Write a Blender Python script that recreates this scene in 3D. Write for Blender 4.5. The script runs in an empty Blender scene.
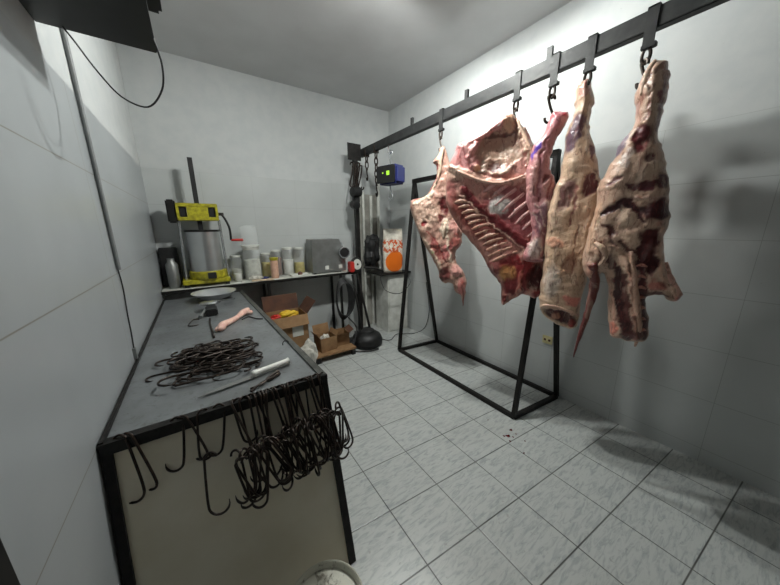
import bpy, bmesh, math, random
import numpy as np
from mathutils import Vector, Matrix, noise

SC = bpy.context.scene
COL = SC.collection
random.seed(7)

# ------------------------------------------------------------ camera
FPX, CX, CY = 277.0, 390.0, 292.5
CAM = np.array([0.0, 0.0, 1.55])
def _ray(x, y): return np.array([x-CX, -(y-CY), -FPX], float)
_ry = _ray(195, 229); _ry /= np.linalg.norm(_ry)
_rx = _ray(801, 223); _rx -= _ry*_rx.dot(_ry); _rx /= np.linalg.norm(_rx)
_rz = np.cross(_rx, _ry)
RW = np.array([_rx, _ry, _rz])
cam = bpy.data.cameras.new('camera'); cam_o = bpy.data.objects.new('camera', cam); COL.objects.link(cam_o)
M4 = Matrix([[RW[i][0], RW[i][1], RW[i][2], CAM[i]] for i in range(3)] + [[0, 0, 0, 1]])
cam_o.matrix_world = M4
cam.sensor_width = 36; cam.lens = 36*FPX/780; cam.clip_start = 0.02
SC.camera = cam_o

# ------------------------------------------------------------ light
w = bpy.data.worlds.new('world'); SC.world = w; w.use_nodes = True
w.node_tree.nodes['Background'].inputs[0].default_value = (0.80, 0.9, 1.0, 1)
w.node_tree.nodes['Background'].inputs[1].default_value = 0.02
def bulb(name, x, y, strength):
    """a short lit tube bulb hanging under the ceiling"""
    n = 16; z, r, h = 3.10, .024, .055; prof = [(.004, -h), (.7*r, -h), (r, -h*.8), (r, h*.8), (.7*r, h), (.004, h)]
    v = [(x+q*math.cos(2*math.pi*k/n), y+t_, z+q*math.sin(2*math.pi*k/n)) for q, t_ in prof for k in range(n)]
    f = [(a*n+k, a*n+(k+1) % n, (a+1)*n+(k+1) % n, (a+1)*n+k) for a in range(len(prof)-1) for k in range(n)]
    me = bpy.data.meshes.new(name); me.from_pydata(v, [], f); me.update()
    m = bpy.data.materials.new('lit_bulb'); m.use_nodes = True; b = m.node_tree.nodes['Principled BSDF']
    b.inputs['Emission Color'].default_value = (0.97, 1.0, 0.965, 1); b.inputs['Emission Strength'].default_value = strength
    me.materials.append(m); o = bpy.data.objects.new(name, me); COL.objects.link(o); return o
TUBE_A = bulb('bulb', 1.23, 1.69, 1700)
TUBE_B = bulb('bulb', 1.49, 1.68, 1300)
SC.view_settings.view_transform = 'Standard'; SC.view_settings.look = 'None'
SC.view_settings.gamma = 1; SC.view_settings.exposure = 0.0
SC.view_settings.use_curve_mapping = False

def pl(p, ax, v):
    d = RW @ _ray(*p); t = (v-CAM[ax])/d[ax]; return CAM + t*d
# ------------------------------------------------------------ materials
def srgb(r, g, b):
    f = lambda c: ((c/255)/12.92 if c/255 <= .04045 else ((c/255+.055)/1.055)**2.4)
    return (f(r), f(g), f(b), 1)
class NT:
    def __init__(s, name):
        s.m = bpy.data.materials.new(name); s.m.use_nodes = True
        s.t = s.m.node_tree; s.b = s.t.nodes['Principled BSDF']
    def n(s, typ, **k):
        x = s.t.nodes.new(typ)
        for a, v in k.items(): setattr(x, a, v)
        return x
    def l(s, a, b): s.t.links.new(a, b)
    def val(s, node, i, v): node.inputs[i].default_value = v; return node
    def math(s, op, a, b=None, c=None):
        x = s.n('ShaderNodeMath', operation=op)
        for i, v in enumerate((a, b, c)):
            if v is None: continue
            if hasattr(v, 'is_linked') or hasattr(v, 'links'): s.l(v, x.inputs[i])
            else: x.inputs[i].default_value = v
        return x.outputs[0]
    def mix(s, f, a, b, mode='MIX'):
        x = s.n('ShaderNodeMix', data_type='RGBA', blend_type=mode)
        for i, v in ((0, f), (6, a), (7, b)):
            if hasattr(v, 'links'): s.l(v, x.inputs[i])
            else: x.inputs[i].default_value = v
        return x.outputs[2]
    def noise(s, scale, detail=4, rough=.55, vec=None, dist=0):
        x = s.n('ShaderNodeTexNoise'); x.inputs['Scale'].default_value = scale
        x.inputs['Detail'].default_value = detail; x.inputs['Roughness'].default_value = rough
        x.inputs['Distortion'].default_value = dist
        if vec is None:
            vec = s.coord()
        s.l(vec, x.inputs['Vector']); return x.outputs['Fac']
    def coord(s):
        if not hasattr(s, '_c'): s._c = s.n('ShaderNodeTexCoord')
        return s._c.outputs['Object']
    def ramp(s, f, a, b):
        x = s.n('ShaderNodeMapRange'); s.l(f, x.inputs[0]); x.inputs[1].default_value = a; x.inputs[2].default_value = b
        return x.outputs[0]
    def bump(s, h, strength, dist=.01):
        x = s.n('ShaderNodeBump'); x.inputs['Strength'].default_value = strength; x.inputs['Distance'].default_value = dist
        s.l(h, x.inputs['Height']); s.l(x.outputs[0], s.b.inputs['Normal'])
def mat(name, c1, c2=None, scale=12, rough=.5, metal=0, bump=0, lo=.35, hi=.65, spec=.5, detail=4, **kw):
    q = NT(name); b = q.b
    c2 = c2 or tuple(min(1, v*0.75) for v in c1[:3]) + (1,)
    f = q.noise(scale, detail)
    q.l(q.mix(q.ramp(f, lo, hi), c1, c2), b.inputs['Base Color'])
    b.inputs['Roughness'].default_value = rough; b.inputs['Metallic'].default_value = metal
    b.inputs['Specular IOR Level'].default_value = spec
    for k, v in kw.items(): b.inputs[k].default_value = v
    if bump: q.bump(q.noise(scale*3, 3), bump)
    return q.m
M = {}
M['black_steel'] = mat('black_steel', srgb(17, 16, 15), srgb(30, 27, 25), 25, .5, 0, .15, spec=.3)
M['rail_steel'] = mat('rail_steel', srgb(34, 35, 36), srgb(48, 48, 48), 18, .5, .1, .15, spec=.35)
M['dark_iron'] = mat('dark_iron', srgb(38, 33, 30), srgb(62, 50, 42), 60, .42, .6, .1)
M['hook_steel'] = mat('hook_steel', srgb(34, 29, 27), srgb(62, 49, 41), 70, .36, .5, .1)
M['bright_steel'] = mat('bright_steel', srgb(205, 208, 210), srgb(184, 186, 187), 10, .27, .85)
M['cylinder_steel'] = mat('cylinder_steel', srgb(212, 214, 214), srgb(196, 198, 198), 4, .28, .9)
M['bowl_steel'] = mat('bowl_steel', srgb(225, 227, 228), srgb(208, 210, 211), 8, .25, .55)
M['dull_steel'] = mat('dull_steel', srgb(150, 152, 150), srgb(134, 135, 133), 9, .4, .7)
M['edge_steel'] = mat('edge_steel', srgb(96, 97, 92), srgb(66, 66, 63), 22, .45, .5)
M['yellow'] = mat('yellow_paint', srgb(186, 178, 40), srgb(140, 132, 30), 30, .42)
M['red'] = mat('red_plastic', srgb(200, 48, 40), srgb(170, 36, 32), 20, .4)
M['black_plastic'] = mat('black_plastic', srgb(15, 15, 16), srgb(24, 24, 24), 10, .5)
M['blue'] = mat('blue_plastic', srgb(44, 50, 108), srgb(36, 42, 92), 10, .4)
M['white_plastic'] = mat('white_plastic', srgb(222, 222, 216), srgb(198, 198, 190), 9, .45)
M['white_board'] = mat('white_board', srgb(205, 206, 198), srgb(176, 176, 168), 5, .6)
M['panel'] = mat('table_panel', srgb(236, 228, 208), srgb(226, 216, 192), 4, .5)
M['cream_wall_panel'] = mat('grey_board', srgb(168, 166, 158), srgb(140, 138, 130), 6, .6)
M['cardboard'] = mat('cardboard', srgb(156, 122, 86), srgb(132, 100, 68), 10, .8)
M['dark_cardboard'] = mat('dark_cardboard', srgb(96, 62, 44), srgb(74, 48, 36), 10, .8)
M['cloth_white'] = mat('white_cloth', srgb(214, 210, 200), srgb(180, 176, 166), 12, .85)
M['pink_flesh'] = mat('pink_flesh', srgb(232, 198, 182), srgb(216, 162, 148), 30, .4, 0, .1, **{'Subsurface Weight': .1, 'Subsurface Radius': (.02, .008, .005)})
M['yellow_bag'] = mat('yellow_plastic_bag', srgb(232, 196, 52), srgb(210, 160, 40), 20, .35)
M['spice_pink'] = mat('pink_filling', srgb(212, 172, 150), srgb(190, 146, 124), 20, .5)
M['spice_yellow'] = mat('yellow_filling', srgb(198, 184, 96), srgb(180, 160, 70), 20, .5)
M['spice_grey'] = mat('pale_filling', srgb(196, 196, 184), srgb(160, 160, 150), 20, .5)
M['spice_brown'] = mat('brown_filling', srgb(120, 84, 66), srgb(98, 66, 52), 20, .5)
M['rubber'] = mat('black_rubber', srgb(24, 24, 24), srgb(40, 40, 40), 20, .55)
M['bone'] = mat('bone', srgb(232, 214, 188), srgb(206, 176, 146), 60, .4)
M['blood'] = mat('blood', srgb(110, 14, 18), srgb(70, 8, 12), 60, .2)
M['beige'] = mat('beige_plastic', srgb(206, 198, 150), srgb(190, 180, 132), 20, .45)
def glass():
    q = NT('clear_jar_plastic'); b = q.b
    b.inputs['Base Color'].default_value = (.93, .95, .94, 1); b.inputs['Roughness'].default_value = .12
    b.inputs['Alpha'].default_value = .16
    return q.m
M['clear'] = glass()
def led():
    q = NT('green_display'); q.b.inputs['Base Color'].default_value = (.1, .3, .02, 1)
    q.b.inputs['Emission Color'].default_value = (.55, 1, .05, 1); q.b.inputs['Emission Strength'].default_value = .75
    return q.m
M['led'] = led()

def line_mask(q, v, pitch, off, wid):
    """1 on joints: |frac((v-off)/pitch +.5)-.5|*pitch < wid"""
    a = q.math('SUBTRACT', v, off); a = q.math('DIVIDE', a, pitch); a = q.math('ADD', a, .5)
    a = q.math('SUBTRACT', q.math('FRACT', a), .5); a = q.math('MULTIPLY', q.math('ABSOLUTE', a), pitch)
    x = q.n('ShaderNodeMapRange'); q.l(a, x.inputs[0]); x.inputs[1].default_value = wid; x.inputs[2].default_value = wid*.35
    return x.outputs[0]
def floor_mat():
    q = NT('marbled_floor_tile'); c = q.coord(); s = q.n('ShaderNodeSeparateXYZ'); q.l(c, s.inputs[0])
    X, Y = s.outputs[0], s.outputs[1]
    V = q.math('ADD', Y, q.math('MULTIPLY', X, .085))
    big = q.noise(1.3, 2)
    m = q.math('MAXIMUM', line_mask(q, X, .33, .685, .0042), line_mask(q, V, .312, .770, .0046))
    mp = q.n('ShaderNodeMapping'); mp.inputs['Rotation'].default_value = (0, 0, .75); mp.inputs['Scale'].default_value = (5, 22, 1); q.l(c, mp.inputs[0])
    st = q.noise(2.2, 5, .62, mp.outputs[0], 1.2)
    col = q.mix(q.ramp(st, .46, .66), srgb(184, 187, 184), srgb(154, 158, 159))
    sp = q.noise(42, 2); col = q.mix(q.math('MULTIPLY', q.ramp(sp, .66, .74), .35), col, srgb(110, 104, 98))
    col = q.mix(q.math('MULTIPLY', q.ramp(big, .5, .72), .18), col, srgb(150, 146, 138))
    grout = q.mix(q.ramp(q.noise(3.5, 2), .35, .6), srgb(60, 60, 58), srgb(98, 98, 95))
    q.l(q.mix(m, col, grout), q.b.inputs['Base Color'])
    q.b.inputs['Roughness'].default_value = .34
    q.bump(q.math('SUBTRACT', 1, m), .35, .002)
    return q.m
def wall_mat(name, hax, zpitch, zoff, hpitch, hoff, jointc=(150, 152, 150), w_=.0022, t1=(188, 191, 190), t2=(178, 181, 180)):
    q = NT(name); c = q.coord(); s = q.n('ShaderNodeSeparateXYZ'); q.l(c, s.inputs[0])
    H = s.outputs[hax]; Z = s.outputs[2]
    above = q.math('GREATER_THAN', Z, 2.137)
    m = q.math('MAXIMUM', line_mask(q, Z, zpitch, zoff, w_), line_mask(q, H, hpitch, hoff, w_*.8))
    n1 = q.noise(2.0, 3); n2 = q.noise(9, 4)
    tile = q.mix(q.ramp(n1, .35, .7), srgb(*t1), srgb(*t2))
    tile = q.mix(m, tile, srgb(*jointc))
    paint = q.mix(q.ramp(n2, .4, .65), srgb(190, 192, 191), srgb(184, 187, 187))
    dirt = q.ramp(q.noise(55, 2), .76, .80)
    col = q.mix(above, tile, paint)
    col = q.mix(q.math('MULTIPLY', dirt, .25), col, srgb(120, 112, 100))
    q.l(col, q.b.inputs['Base Color'])
    r = q.n('ShaderNodeMapRange'); q.l(above, r.inputs[0]); r.inputs[3].default_value = .30; r.inputs[4].default_value = .8
    q.l(r.outputs[0], q.b.inputs['Roughness'])
    q.bump(n2, .04, .004)
    return q.m
M['floor'] = floor_mat()
M['wall_r'] = wall_mat('tiled_wall_right', 1, .34, .097, .50, .12)
M['wall_b'] = wall_mat('tiled_wall_back', 0, .34, .097, .50, .12, (166, 168, 166))
M['wall_l'] = wall_mat('tiled_wall_left', 1, .465, .405, 1.85, 1.8, (122, 118, 108), .003, (160, 164, 166), (150, 154, 156))
M['ceiling'] = mat('grey_ceiling_paint', srgb(200, 200, 200), srgb(190, 190, 190), 2, .9)
M['front_wall'] = mat('front_wall_paint', srgb(104, 100, 96), srgb(92, 90, 86), 3, .8)
def table_top_mat():
    q = NT('worn_steel_top')
    n = q.noise(5, 5); n2 = q.noise(26, 4, .6, None, 1.5)
    c = q.mix(q.ramp(n, .35, .65), srgb(128, 132, 134), srgb(108, 110, 111))
    c = q.mix(q.math('MULTIPLY', q.ramp(n2, .56, .72), .40), c, srgb(66, 60, 56))
    q.l(c, q.b.inputs['Base Color']); q.b.inputs['Metallic'].default_value = .35
    r = q.n('ShaderNodeMapRange'); q.l(n2, r.inputs[0]); r.inputs[3].default_value = .28; r.inputs[4].default_value = .5
    q.l(r.outputs[0], q.b.inputs['Roughness'])
    return q.m
M['table_top'] = table_top_mat()
def meat_mat():
    q = NT('raw_meat'); a = q.n('ShaderNodeAttribute'); a.attribute_name = 'flesh'
    n2 = q.noise(120, 3); mp = q.n('ShaderNodeMapping'); mp.inputs['Scale'].default_value = (1, 1, .35); q.l(q.coord(), mp.inputs[0])
    n = q.noise(30, 6, .66, mp.outputs[0], 1.6); n3 = q.noise(15, 5, .6, mp.outputs[0], 1.2); n4 = q.noise(70, 4, .7, mp.outputs[0], .6)
    c = q.mix(q.math('MULTIPLY', q.ramp(n, .53, .66), .66), a.outputs['Color'], srgb(96, 36, 36))
    c = q.mix(q.math('MULTIPLY', q.ramp(n3, .56, .66), .28), c, srgb(232, 204, 184))
    c = q.mix(q.math('MULTIPLY', q.ramp(n4, .54, .68), .38), c, srgb(150, 64, 58))
    q.l(c, q.b.inputs['Base Color'])
    q.b.inputs['Roughness'].default_value = .30
    q.b.inputs['Subsurface Weight'].default_value = .06; q.b.inputs['Subsurface Radius'].default_value = (.015, .006, .004)
    q.bump(q.math('ADD', n, n2), .45, .006)
    return q.m
M['meat'] = meat_mat()

# ------------------------------------------------------------ mesh helpers
def link_mesh(name, verts, faces, m, parent=None, smooth=True):
    me = bpy.data.meshes.new(name); me.from_pydata([tuple(v) for v in verts], [], faces); me.update()
    if smooth: me.polygons.foreach_set('use_smooth', [True]*len(me.polygons))
    o = bpy.data.objects.new(name, me); COL.objects.link(o)
    if m: me.materials.append(M[m] if isinstance(m, str) else m)
    if parent is not None: o.parent = parent
    return o
class B:
    """collects shapes, builds one mesh"""
    def __init__(s): s.v = []; s.f = []
    def add(s, v, f):
        k = len(s.v); s.v += [Vector(p) for p in v]; s.f += [tuple(i+k for i in q) for q in f]; return s
    def box(s, x0, x1, y0, y1, z0, z1, rot=0, piv=None, bev=0.0):
        bm = bmesh.new(); bmesh.ops.create_cube(bm, size=1)
        for v in bm.verts: v.co = Vector(((x0+x1)/2+v.co.x*(x1-x0), (y0+y1)/2+v.co.y*(y1-y0), (z0+z1)/2+v.co.z*(z1-z0)))
        if bev: bmesh.ops.bevel(bm, geom=bm.edges[:], offset=bev, segments=2, affect='EDGES')
        bm.verts.ensure_lookup_table(); vs = [v.co.copy() for v in bm.verts]
        if rot:
            c = Vector(piv) if piv else Vector(((x0+x1)/2, (y0+y1)/2, 0)); R = Matrix.Rotation(rot, 3, 'Z')
            vs = [R@(v-c)+c for v in vs]
        fs = [tuple(v.index for v in f.verts) for f in bm.faces]; bm.free()
        return s.add(vs, fs)
    def bar(s, a, b, w, h=None, up=(0, 0, 1), bev=0):
        a, b = Vector(a), Vector(b); h = h or w; d = (b-a).normalized(); u = Vector(up)
        if abs(d.dot(u)) > .97: u = Vector((1, 0, 0))
        x = d.cross(u).normalized(); y = x.cross(d).normalized(); vs = []
        for p in (a, b):
            for sx, sy in ((-1, -1), (1, -1), (1, 1), (-1, 1)): vs.append(p+x*sx*w/2+y*sy*h/2)
        return s.add(vs, [(3, 2, 1, 0), (4, 5, 6, 7), (0, 1, 5, 4), (1, 2, 6, 5), (2, 3, 7, 6), (3, 0, 4, 7)])
    def tube(s, pts, r, n=8, closed=False):
        P = [Vector(p) for p in pts]; k = len(P); rr = r if isinstance(r, (list, tuple)) else [r]*k
        T = []
        for i in range(k):
            if closed: d = P[(i+1) % k]-P[i-1]
            else: d = P[min(i+1, k-1)]-P[max(i-1, 0)]
            T.append(d.normalized() if d.length > 1e-9 else Vector((0, 0, 1)))
        u = T[0].orthogonal().normalized(); vs = []
        for i in range(k):
            u = (u-T[i]*u.dot(T[i])); u = u.normalized() if u.length > 1e-6 else T[i].orthogonal().normalized()
            w_ = T[i].cross(u)
            for j in range(n):
                a = 2*math.pi*j/n; vs.append(P[i]+(u*math.cos(a)+w_*math.sin(a))*rr[i])
        fs = []
        for i in range(k if closed else k-1):
            for j in range(n):
                a, b = i*n+j, i*n+(j+1) % n; i2 = (i+1) % k
                fs.append((a, b, i2*n+(j+1) % n, i2*n+j))
        if not closed: fs += [tuple(range(n))[::-1], tuple((k-1)*n+j for j in range(n))]
        return s.add(vs, fs)
    def lathe(s, prof, c=(0, 0, 0), n=24, axis=(0, 0, 1)):
        ax = Vector(axis).normalized(); q = Vector((0, 0, 1)).rotation_difference(ax); c = Vector(c); vs = []; fs = []
        for (r, z) in prof:
            for j in range(n):
                a = 2*math.pi*j/n; vs.append(c+q@Vector((r*math.cos(a), r*math.sin(a), z)))
        for i in range(len(prof)-1):
            for j in range(n):
                fs.append((i*n+j, i*n+(j+1) % n, (i+1)*n+(j+1) % n, (i+1)*n+j))
        fs += [tuple(range(n))[::-1], tuple((len(prof)-1)*n+j for j in range(n))]
        return s.add(vs, fs)
    def build(s, name, m, parent=None, smooth=False, loc=None):
        """smooth: shade smooth with sharp edges by angle.  parent offset handled by caller."""
        off = Vector(loc) if loc is not None else (Vector(parent['_o']) if parent is not None and '_o' in parent else Vector((0, 0, 0)))
        o = link_mesh(name, [v-off for v in s.v], s.f, m, parent, smooth)
        if smooth:
            me = o.data; bm = bmesh.new(); bm.from_mesh(me)
            for e in bm.edges:
                if len(e.link_faces) == 2 and e.calc_face_angle(0) > math.radians(42): e.smooth = False
            bm.to_mesh(me); bm.free()
        if parent is None: o.location = off
        else: o['_o'] = tuple(off)      # children of parts share the same frame
        return o
def tag(o, label, cat, group=None, kind=None):
    o['label'] = label; o['category'] = cat
    if group: o['group'] = group
    if kind: o['kind'] = kind
    return o
def thing(name, label, cat, loc=(0, 0, 0), group=None):
    o = bpy.data.objects.new(name, None); COL.objects.link(o); o.location = loc; o['_o'] = tuple(loc)
    o.empty_display_size = .05
    return tag(o, label, cat, group)
def structure(o): o['kind'] = 'structure'; return o
def arc(c, r, a0, a1, n, ux=(1, 0, 0), uy=(0, 0, 1)):
    c = Vector(c); ux = Vector(ux); uy = Vector(uy)
    return [c+ux*r*math.cos(a0+(a1-a0)*i/n)+uy*r*math.sin(a0+(a1-a0)*i/n) for i in range(n+1)]
def smooth_path(pts, sub=6):
    P = [Vector(p) for p in pts]; out = []
    for i in range(len(P)-1):
        a, b, c, d = P[max(i-1, 0)], P[i], P[i+1], P[min(i+2, len(P)-1)]
        for k in range(sub):
            t = k/sub
            out.append(.5*((2*b)+(c-a)*t+(2*a-5*b+4*c-d)*t*t+(3*b-a-3*c+d)*t**3))
    out.append(P[-1]); return out

# ------------------------------------------------------------ room
XL, XR, YB, ZC = -.355, 2.575, 3.763, 3.195; YF = -2.6
structure(B().box(XL-.1, XR+.1, YF-.1, YB+.1, -.1, 0).build('floor', 'floor'))
structure(B().box(XL-.1, XR+.1, YF-.1, YB+.1, ZC, ZC+.1).build('ceiling', 'ceiling'))
structure(B().box(XR, XR+.1, YF-.1, YB+.1, 0, ZC).build('wall_right', 'wall_r'))
structure(B().box(XL-.1, XL, YF-.1, YB+.1, 0, ZC).build('wall_left', 'wall_l'))
structure(B().box(XL, XR, YB, YB+.1, 0, ZC).build('wall_back', 'wall_b'))
structure(B().box(XL, XR, YF-.1, YF, 0, ZC).build('wall_front', 'front_wall'))
structure(B().box(XL, XL+.012, .52, .672, 0, 2.0).build('trim_1', 'black_plastic'))

t = thing('ceiling_lamp', 'twin bulb lamp on the ceiling above the gap between table and meat', 'lamp', (1.36, 1.60, 3.19))
B().box(1.05, 1.585, 1.42, 1.765, 3.135, 3.193, bev=.006).build('housing', 'white_board', t)  # unseen plate, sized to keep direct bulb light off the ceiling
b = B(); b.box(1.05, 1.585, 1.755, 1.765, 3.10, 3.136); b.box(1.05, 1.585, 1.42, 1.43, 3.10, 3.136); b.box(1.05, 1.06, 1.42, 1.765, 3.10, 3.136); b.box(1.575, 1.585, 1.42, 1.765, 3.10, 3.136)
b.build('light_shield', 'white_plastic', t)  # unseen rim added below the plate to block bulb light towards the ceiling
for tb, x, y in ((TUBE_A, 1.23, 1.69), (TUBE_B, 1.49, 1.68)):
    tb.parent = t; tb.matrix_parent_inverse = Matrix.Translation((-1.36, -1.60, -3.19))
    B().box(x-.014, x+.014, y-.085, y-.056, 3.085, 3.134).build('bulb_holder', 'white_plastic', t)

# conduit and cable on the left wall
t = thing('wall_conduit', 'thin grey conduit running down the left tiled wall', 'conduit', (XL+.008, 1.93, 1.35))
B().tube([(XL+.010, 1.935, 2.75), (XL+.010, 1.922, 1.353)], .009, 10).build('pipe', mat('conduit_grey', srgb(120, 122, 122), srgb(104, 106, 106), 10, .5), t, True)
B().tube(smooth_path([(XL+.006, 1.922, 1.36), (XL+.006, 1.935, 1.25), (XL+.006, 1.90, 1.12), (XL+.006, 1.885, 1.02), (XL+.006, 1.86, .93)]), .0035, 6).build('cable', 'rubber', t, True)
B().box(XL, XL+.014, 1.85, 1.872, .89, .95).build('clip', 'dull_steel', t)

# ------------------------------------------------------------ black wall shelf top left
t = thing('wall_shelf', 'black shelf high on the left wall with its underside showing', 'shelf', (XL, 1.15, 2.25))
B().box(XL, -.028, .55, 1.62, 2.245, 2.275, bev=.003).build('board', 'black_plastic', t)
q = pl((163, 17), 2, 2.30)
o = B().box(-.2, q[0], 1.0, q[1], 2.30, 2.55, bev=.01).build('speaker_box', 'black_plastic')
B().box(-.2, -.05, 1.02, q[1]-.05, 2.274, 2.301).build('foot', 'black_plastic', o)
tag(o, 'black box jutting out past the edge of the high wall shelf', 'box')
cb = [pl((62, 26), 1, 1.6), pl((75, 42), 1, 1.62), pl((98, 72), 1, 1.64), pl((122, 97), 1, 1.62), pl((148, 107), 1, 1.56), pl((162, 90), 1, 1.5), pl((162, 65), 1, 1.46), pl((153, 38), 1, 1.43)]
cb = [Vector(c) for c in cb]; cb[0].x = max(cb[0].x, XL+.01)
o = B().tube(smooth_path(cb), .0032, 6).build('hanging_cable', 'rubber', None, True)
tag(o, 'black cable drooping in a loop beneath the high black shelf', 'cable')

# ------------------------------------------------------------ steel work table
TX0, TXN, TXF, TY0, TY1, TZ = XL+.006, .412, .335, 1.145, 3.385, .88
def tx(y): return TXN+(TXF-TXN)*(y-TY0)/(TY1-TY0)
t = thing('work_table', 'long steel-topped work table with black frame along the left wall', 'table', (0, 2.2, 0))
v = [(TX0, TY0+.005, TZ-.004), (TXN-.012, TY0+.005, TZ-.004), (TXF-.012, TY1, TZ-.004), (TX0, TY1, TZ-.004)]
v2 = [(x, y, z-.012) for x, y, z in v]
B().add(v+v2, [(0, 1, 2, 3), (7, 6, 5, 4), (0, 4, 5, 1), (1, 5, 6, 2), (2, 6, 7, 3), (3, 7, 4, 0)]).build('table_top', 'table_top', t)
b = B().bar((TX0, TY0-.003, TZ-.018), (TXN+.004, TY0-.003, TZ-.018), .012, .042)
b.bar((TX0, TY0+.012, TZ-.001), (TXN+.004, TY0+.012, TZ-.001), .034, .005)
b.build('front_rim', 'black_steel', t)
b = B().bar((TXN, TY0, TZ-.020), (TXF, TY1, TZ-.020), .008, .046)
b.bar((TXN-.014, TY0, TZ+.002), (TXF-.014, TY1, TZ+.002), .030, .006)
b.build('side_rim', 'edge_steel', t)
B().bar((TX0+.006, TY0, TZ+.002), (TX0+.006, TY1, TZ+.002), .012, .012).build('wall_rim', 'black_steel', t)
SPL = .225       # the front legs and sheet splay out towards the bottom
for (x, y, k) in ((TX0+.013, TY0+.015, SPL), (TXN-.012, TY0+.012, SPL), (TX0+.02, TY1-.03, 0), (TXF-.02, TY1-.03, 0)):
    B().bar((x, y-k, 0), (x, y, TZ-.02), .032 if x > 0 else .026, .032, (0, 1, 0)).build('leg', 'black_steel', t)
v = [(TX0+.024, TY0+.010-SPL, 0), (TXN-.024, TY0+.010-SPL, 0), (TXN-.024, TY0+.010, TZ-.030), (TX0+.024, TY0+.010, TZ-.030)]
v = v+[(x, y+.008, z) for x, y, z in v]
B().add(v, [(0, 1, 2, 3), (7, 6, 5, 4), (0, 4, 5, 1), (1, 5, 6, 2), (2, 6, 7, 3), (3, 7, 4, 0)]).build('front_panel', 'panel', t)
b = B(); b.add([(TXN-.002, TY0+.03, .25), (TXN-.002, TY0+.03, TZ-.03), (TXF-.002, TY1-.05, TZ-.03), (TXF-.002, TY1-.05, .25),
       (TXN-.010, TY0+.03, .25), (TXN-.010, TY0+.03, TZ-.03), (TXF-.010, TY1-.05, TZ-.03), (TXF-.010, TY1-.05, .25)],
      [(3, 2, 1, 0), (4, 5, 6, 7), (0, 1, 5, 4), (1, 2, 6, 5), (2, 3, 7, 6), (3, 0, 4, 7)])
b.build('side_panel', 'black_steel', t)

# ------------------------------------------------------------ back counter
CZ = .965
t = thing('back_counter', 'narrow white-topped counter on black legs against the back wall', 'counter', (1.0, 3.55, 0))
B().box(XL+.004, 1.74, 3.40, YB-.004, CZ-.012, CZ, bev=.002).build('counter_top', 'white_board', t)
b = B(); b.bar((XL+.004, 3.393, CZ-.02), (1.74, 3.393, CZ-.02), .012, .03); b.build('front_rim', 'black_steel', t)
for x in (.62, 1.53):
    for y in (3.42, YB-.03): B().bar((x, y, 0), (x, y, CZ-.013), .028).build('leg', 'black_steel', t)

# ------------------------------------------------------------ overhead rail and steel post
RX, RZ = 1.95, 2.50
t = thing('hanging_rail', 'dark steel rail running overhead that all the meat hangs from', 'rail', (RX, 1.5, RZ))
b = B(); b.box(RX-.024, RX+.024, -1.2, 3.47, RZ-.045, RZ+.045, bev=.004)
b.build('beam', 'rail_steel', t)
for (px, py) in ((466, 108), (548, 72), (412, 131)):
    q = pl((px, py), 0, RX); y = q[1]
    B().box(RX-.008, RX+.012, y-.016, y+.016, RZ+.046, RZ+.115).build('lug', 'rail_steel', t)
t = thing('steel_post', 'black steel post with a square top plate carrying the rail end', 'post', (1.86, 3.5, 0))
B().box(1.83, 1.885, 3.48, 3.535, 0, 2.60).build('column', 'black_steel', t)
B().box(1.74, 1.93, 3.472, 3.480, 2.40, 2.60).build('top_plate', 'black_steel', t)
B().box(1.885, RX+.02, 3.47, 3.50, RZ-.05, RZ+.03).build('rail_seat', 'black_steel', t)
B().box(1.78, 1.935, 3.43, 3.58, 0, .012).build('foot_plate', 'black_steel', t)

# ------------------------------------------------------------ A-frame stand
t = thing('metal_stand', 'black triangular tube stand on the floor behind the hanging meat', 'stand', (2.2, 1.9, 0))
A1, A2 = (2.24, 1.115, 2.06), (2.24, 2.74, 2.08)
F1, F2, F3, F4 = (1.955, 1.07, .018), (2.535, 1.01, .018), (1.945, 2.65, .018), (2.535, 2.58, .018)
for a, b_, nm in ((F1, A1, 'leg'), (F2, A1, 'leg'), (F3, A2, 'leg'), (F4, A2, 'leg'), (F1, F2, 'base_bar'), (F3, F4, 'base_bar'), (F1, F3, 'base_bar'), (F2, F4, 'base_bar')):
    B().bar(a, b_, .034).build(nm, 'black_steel', t)
B().bar((2.24, 1.095, 2.06), (2.24, 2.76, 2.08), .045, .045).build('top_bar', 'black_steel', t)

# ------------------------------------------------------------ hangers
def link_pts(c, rl, rw, ux, n=16):
    c = Vector(c); ux = Vector(ux); out = []
    for i in range(n):
        a = 2*math.pi*i/n; out.append(c+ux*rw*math.cos(a)+Vector((0, 0, 1))*rl*math.sin(a))
    return out
def s_hook_pts(top, length, r1, r2, ux):
    """S hook: upper eye open, lower bowl. top = highest point"""
    top = Vector(top); ux = Vector(ux).normalized(); Z = Vector((0, 0, 1))
    c1 = top-Z*r1; c2 = top-Z*(length-r2)
    a = [c1+ux*r1*math.cos(t)+Z*r1*math.sin(t) for t in [math.radians(200-k*20) for k in range(10)]]
    # a goes left->top->right, then down to lower bowl on the left
    b_ = [c2-ux*r2*math.cos(t)-Z*r2*math.sin(t) for t in [math.radians(k*20-10) for k in range(11)]]
    return smooth_path(a+[c1*.5+c2*.5+ux*(r1-r2)*.2]+b_, 2)
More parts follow.
